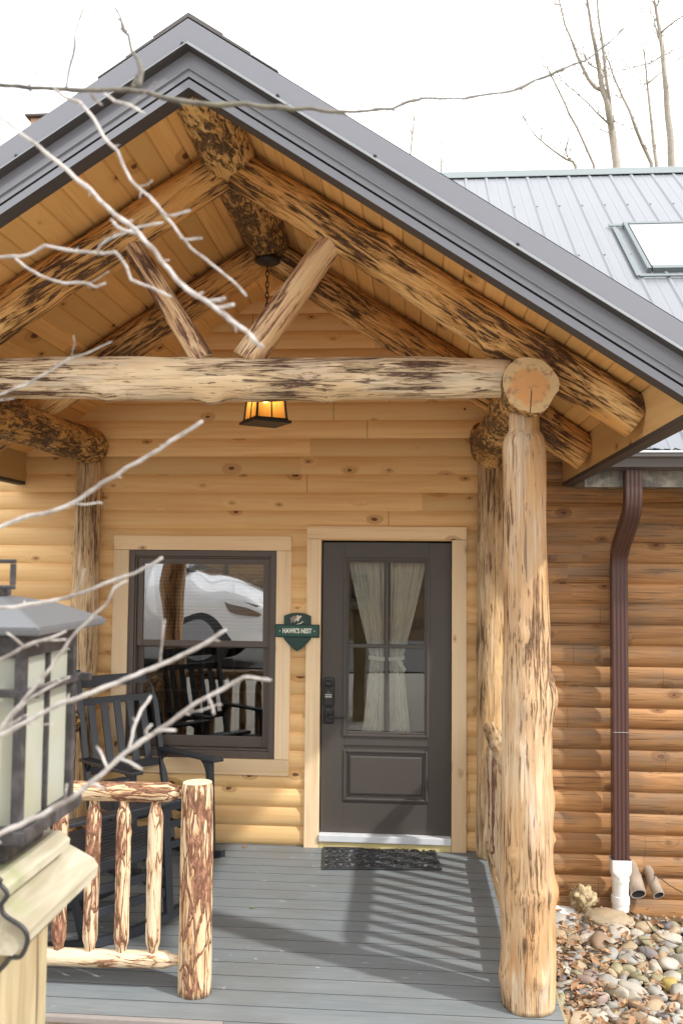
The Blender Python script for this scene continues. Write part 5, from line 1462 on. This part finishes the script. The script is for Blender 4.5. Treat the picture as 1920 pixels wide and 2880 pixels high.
# thin fallen twigs
def twig_thing(pts, r, label):
    bm = bmesh.new(); W = [at(*E8(x, y), d) for x, y, d in pts]; tube(bm, W, [r*(1-.5*i/len(W)) for i in range(len(W))], 6)
    tag(link('fallen_twig', bm, MT['mossy_backlit'], None, smooth=True), label, 'twig')
twig_thing([(1120,820,5.65),(1180,905,5.6),(1240,990,5.5),(1330,1070,5.4),(1480,1135,5.3),(1650,1190,5.2)], .0042, 'long thin bent twig under the vent pipes')
twig_thing([(850,1135,5.4),(940,1105,5.4),(1060,1090,5.4),(1190,1090,5.4),(1290,1085,5.35)], .0034, 'pale straight twig lying across the broad tan stone')
twig_thing([(1255,400,6.12),(1330,450,6.0),(1420,520,5.9),(1560,600,5.8),(1700,680,5.7)], .0045, 'dark twig slanting across the wall above the thinner vent pipe')
# bits on the deck
bm = bmesh.new()
pq = [(0,0,0),(.012,.008,.004),(.026,.006,.006),(.036,0,.003),(.026,-.007,.006),(.012,-.008,.004)]
bm.faces.new([bm.verts.new(p) for p in pq])
q = at(572, 2088, 5.0)
def deckpt(px, py):
    p = at(px, py, 5.0); d = p-CP; return CP+d*(-CP.z/d.z)
q = deckpt(572, 2087); tag(link('green_leaf', bm, simple('green_leaf_blade', (.20,.28,.05), .5), None, matrix=Matrix.Translation((q.x, q.y, .003)) @ Matrix.Rotation(.3, 4, 'Z')), 'tiny green leaf on the grey deck boards', 'leaf')
q = deckpt(562, 1948); bm = bmesh.new()
bm.faces.new([bm.verts.new(p) for p in ((-.02,0,.002),(-.005,.015,.018),(.018,.008,.008),(.022,-.008,.022),(0,-.014,.004))])
tag(link('dead_leaf', bm, MT['leaf'], None, matrix=Matrix.Translation((q.x, q.y, .002))), 'curled dead leaf on the deck by the wall', 'leaf')

# ================================================================== what the glass mirrors: a parked car and woods behind the viewer
car = empty('parked_car', (-4.9, -8.9, .27), 'white car parked behind the viewer, mirrored in the window', 'car')
CB = Vector((0, 0, 0)); CARM = Matrix.Translation((-5.05, -8.4, gz(-4.9, -8.6)+.05)) @ Matrix.Diagonal((1.22, 1.1, 1.28, 1))
bm = bmesh.new()
# stations along x (front at +x): x, z sill, z belt, z roof, half width belt, half width roof
ST = [(-2.35,.55,.95,1.0,.70,.62),(-2.3,.35,1.02,1.35,.86,.60),(-2.0,.28,1.06,1.66,.91,.62),(-1.0,.25,1.08,1.72,.93,.66),(.2,.25,1.08,1.70,.93,.66),(.75,.25,1.07,1.52,.93,.64),(1.25,.25,1.05,1.10,.93,.72),(1.8,.27,.98,1.01,.92,.70),(2.2,.30,.84,.88,.86,.60),(2.36,.36,.62,.66,.70,.45)]
rg = []
for (x, zs, zb, zr, hb_, hr) in ST:
    sec = [(-hb_*.92, zs), (-hb_, zs+.2), (-hb_, zb-.08), (-hb_*.96, zb), (-hr, zr-.05), (-hr*.8, zr), (0, zr+.015), (hr*.8, zr), (hr, zr-.05), (hb_*.96, zb), (hb_, zb-.08), (hb_, zs+.2), (hb_*.92, zs)]
    rg.append([bm.verts.new((CB.x+x, CB.y+y, CB.z+z)) for y, z in sec])
for a, b in zip(rg, rg[1:]):
    for k in range(12): bm.faces.new((a[k], a[k+1], b[k+1], b[k]))
    bm.faces.new((a[12], a[0], b[0], b[12]))
bm.faces.new(rg[0]); bm.faces.new(rg[-1])
body = link('body', bm, MT['carpaint'], car, matrix=CARM); smooth_angle(body, 50)
for s in (-1, 1):
    bm = bmesh.new()
    q = [(-1.9,1.12),(.55,1.12),(.15,1.62),(-1.75,1.60)]
    bm.faces.new([bm.verts.new((CB.x+x, CB.y+s*(.905-(z-1.06)*.40), CB.z+z)) for x, z in q])
    link('window', bm, MT['carglass'], car, matrix=CARM)
    for x in (-1.45, 1.45):
        bm = bmesh.new(); n = 28
        for r0, y0, r1, y1 in ((.0, .02, .245, .02), (.245, .02, .26, .0), (.26, 0, .34, .0), (.34, 0, .36, -.03), (.36, -.03, .36, -.2)):
            A = [bm.verts.new((CB.x+x+max(r0, .001)*cos(2*pi*k/n), CB.y+s*(.93+y0), CB.z+.36+max(r0, .001)*sin(2*pi*k/n))) for k in range(n)]
            B = [bm.verts.new((CB.x+x+r1*cos(2*pi*k/n), CB.y+s*(.93+y1), CB.z+.36+r1*sin(2*pi*k/n))) for k in range(n)]
            for k in range(n): bm.faces.new((A[k], A[(k+1) % n], B[(k+1) % n], B[k])).material_index = 1 if r1 < .25 else 0
        link('wheel', bm, [MT['tyre'], MT['hub']], car, matrix=CARM)
    bm = bmesh.new()
    q = [(1.78,.90,.90),(2.12,.84,.84),(2.26,.74,.80),(2.16,.66,.86),(1.85,.74,.915)]
    bm.faces.new([bm.verts.new((CB.x+x+.01, CB.y+s*(w+.015), CB.z+z)) for x, z, w in q]); link('headlight', bm, MT['chrome'], car, matrix=CARM)
bm = bmesh.new(); bm.faces.new([bm.verts.new((CB.x+x, CB.y+y, CB.z+z)) for x, y, z in ((.80,-.60,1.46),(.80,.60,1.46),(1.27,.74,1.10),(1.27,-.74,1.10))]); link('windshield', bm, MT['carglass'], car, matrix=CARM @ Matrix.Translation((.025, 0, .025)))
bm = bmesh.new(); box(bm, CB.x+2.30, CB.x+2.385, CB.y-.42, CB.y+.42, CB.z+.42, CB.z+.60, .01); link('grille', bm, MT['tyre'], car, matrix=CARM)
rng = random.Random(5)
for i in range(26):
    x = -16+32*(i+rng.random())/26; y = -16-rng.random()*9; z0 = gz(x, y); r = rng.uniform(.10, .22)
    root = empty('wood_tree', (x, y, z0-.1), 'bare woodland tree on the slope behind the viewer', 'tree', 'woodland trees behind the viewer')
    bm = bmesh.new(); H = rng.uniform(9, 14); pts = [Vector((x+rng.uniform(-.1, .1)*k, y, z0-.2+H*k/5)) for k in range(6)]
    tube(bm, pts, [r*(1-.85*k/5) for k in range(6)], 8); link('trunk', bm, MT['tree'], root, smooth=True)
    bm = bmesh.new()
    for q in range(16):
        t = rng.uniform(.25, .95); p = pts[0].lerp(pts[-1], t); a = rng.uniform(0, 6.28); L = rng.uniform(1, 2.6)*(1.1-t*.6); e = Vector((cos(a), sin(a), rng.uniform(.3, 1))).normalized()
        m = p+e*L*.55; tube(bm, [p, m, p+e*L+Vector((0, 0, .3*L))], [.045, .03, .01], 5)
        for w in range(3):
            e2 = (e+Vector((rng.uniform(-.8, .8), rng.uniform(-.8, .8), rng.uniform(-.2, .8)))).normalized(); tube(bm, [m, m+e2*L*.5], [.02, .006], 4)
    link('crown', bm, MT['tree'], root)

# ================================================================== light
sun = bpy.data.lights.new('sun', 'SUN'); so = bpy.data.objects.new('sun', sun); COL.objects.link(so)
SV = Vector((.937, -.49, 1.0)).normalized()
so.rotation_euler = SV.to_track_quat('Z', 'Y').to_euler(); so.location = SV*30
sun.energy = 1.45; sun.angle = R(1.8); sun.color = (1, .975, .94)
w = bpy.data.worlds.new('World'); SC.world = w; w.use_nodes = True
nt = w.node_tree; nt.nodes.clear()
wo = nt.nodes.new('ShaderNodeOutputWorld'); bg = nt.nodes.new('ShaderNodeBackground'); nt.links.new(bg.outputs[0], wo.inputs[0])
st = nt.nodes.new('ShaderNodeTexSky'); st.sky_type = 'NISHITA'; st.sun_disc = False; st.sun_elevation = math.asin(SV.z); st.sun_rotation = math.atan2(SV.x, SV.y)
st.air_density = 1; st.dust_density = 3; st.ozone_density = 1
mx = nt.nodes.new('ShaderNodeMix'); mx.data_type = 'RGBA'; mx.inputs[0].default_value = .86
tcn = nt.nodes.new('ShaderNodeTexCoord'); nz = nt.nodes.new('ShaderNodeTexNoise'); nz.inputs['Scale'].default_value = 1.6; nz.inputs['Detail'].default_value = 4
nt.links.new(tcn.outputs['Generated'], nz.inputs['Vector'])
cr = nt.nodes.new('ShaderNodeValToRGB'); cr.color_ramp.elements[0].position = .3; cr.color_ramp.elements[0].color = (9.0, 9.1, 9.3, 1); cr.color_ramp.elements[1].position = .7; cr.color_ramp.elements[1].color = (10.2, 10.2, 10.2, 1)
nt.links.new(nz.outputs['Fac'], cr.inputs[0])
nt.links.new(st.outputs[0], mx.inputs[6]); nt.links.new(cr.outputs[0], mx.inputs[7]); nt.links.new(mx.outputs[2], bg.inputs[0])
bg.inputs[1].default_value = .10

SC.view_settings.view_transform = 'Standard'; SC.view_settings.look = 'None'; SC.view_settings.gamma = 1; SC.view_settings.exposure = 1.5
SC.view_settings.use_curve_mapping = False
SC.render.engine = 'CYCLES'
SC.cycles.max_bounces = 8; SC.cycles.diffuse_bounces = 4; SC.cycles.glossy_bounces = 4; SC.cycles.transparent_max_bounces = 12; SC.cycles.transmission_bounces = 6
SC.cycles.sample_clamp_indirect = 6
SC.cycles.use_denoising = True
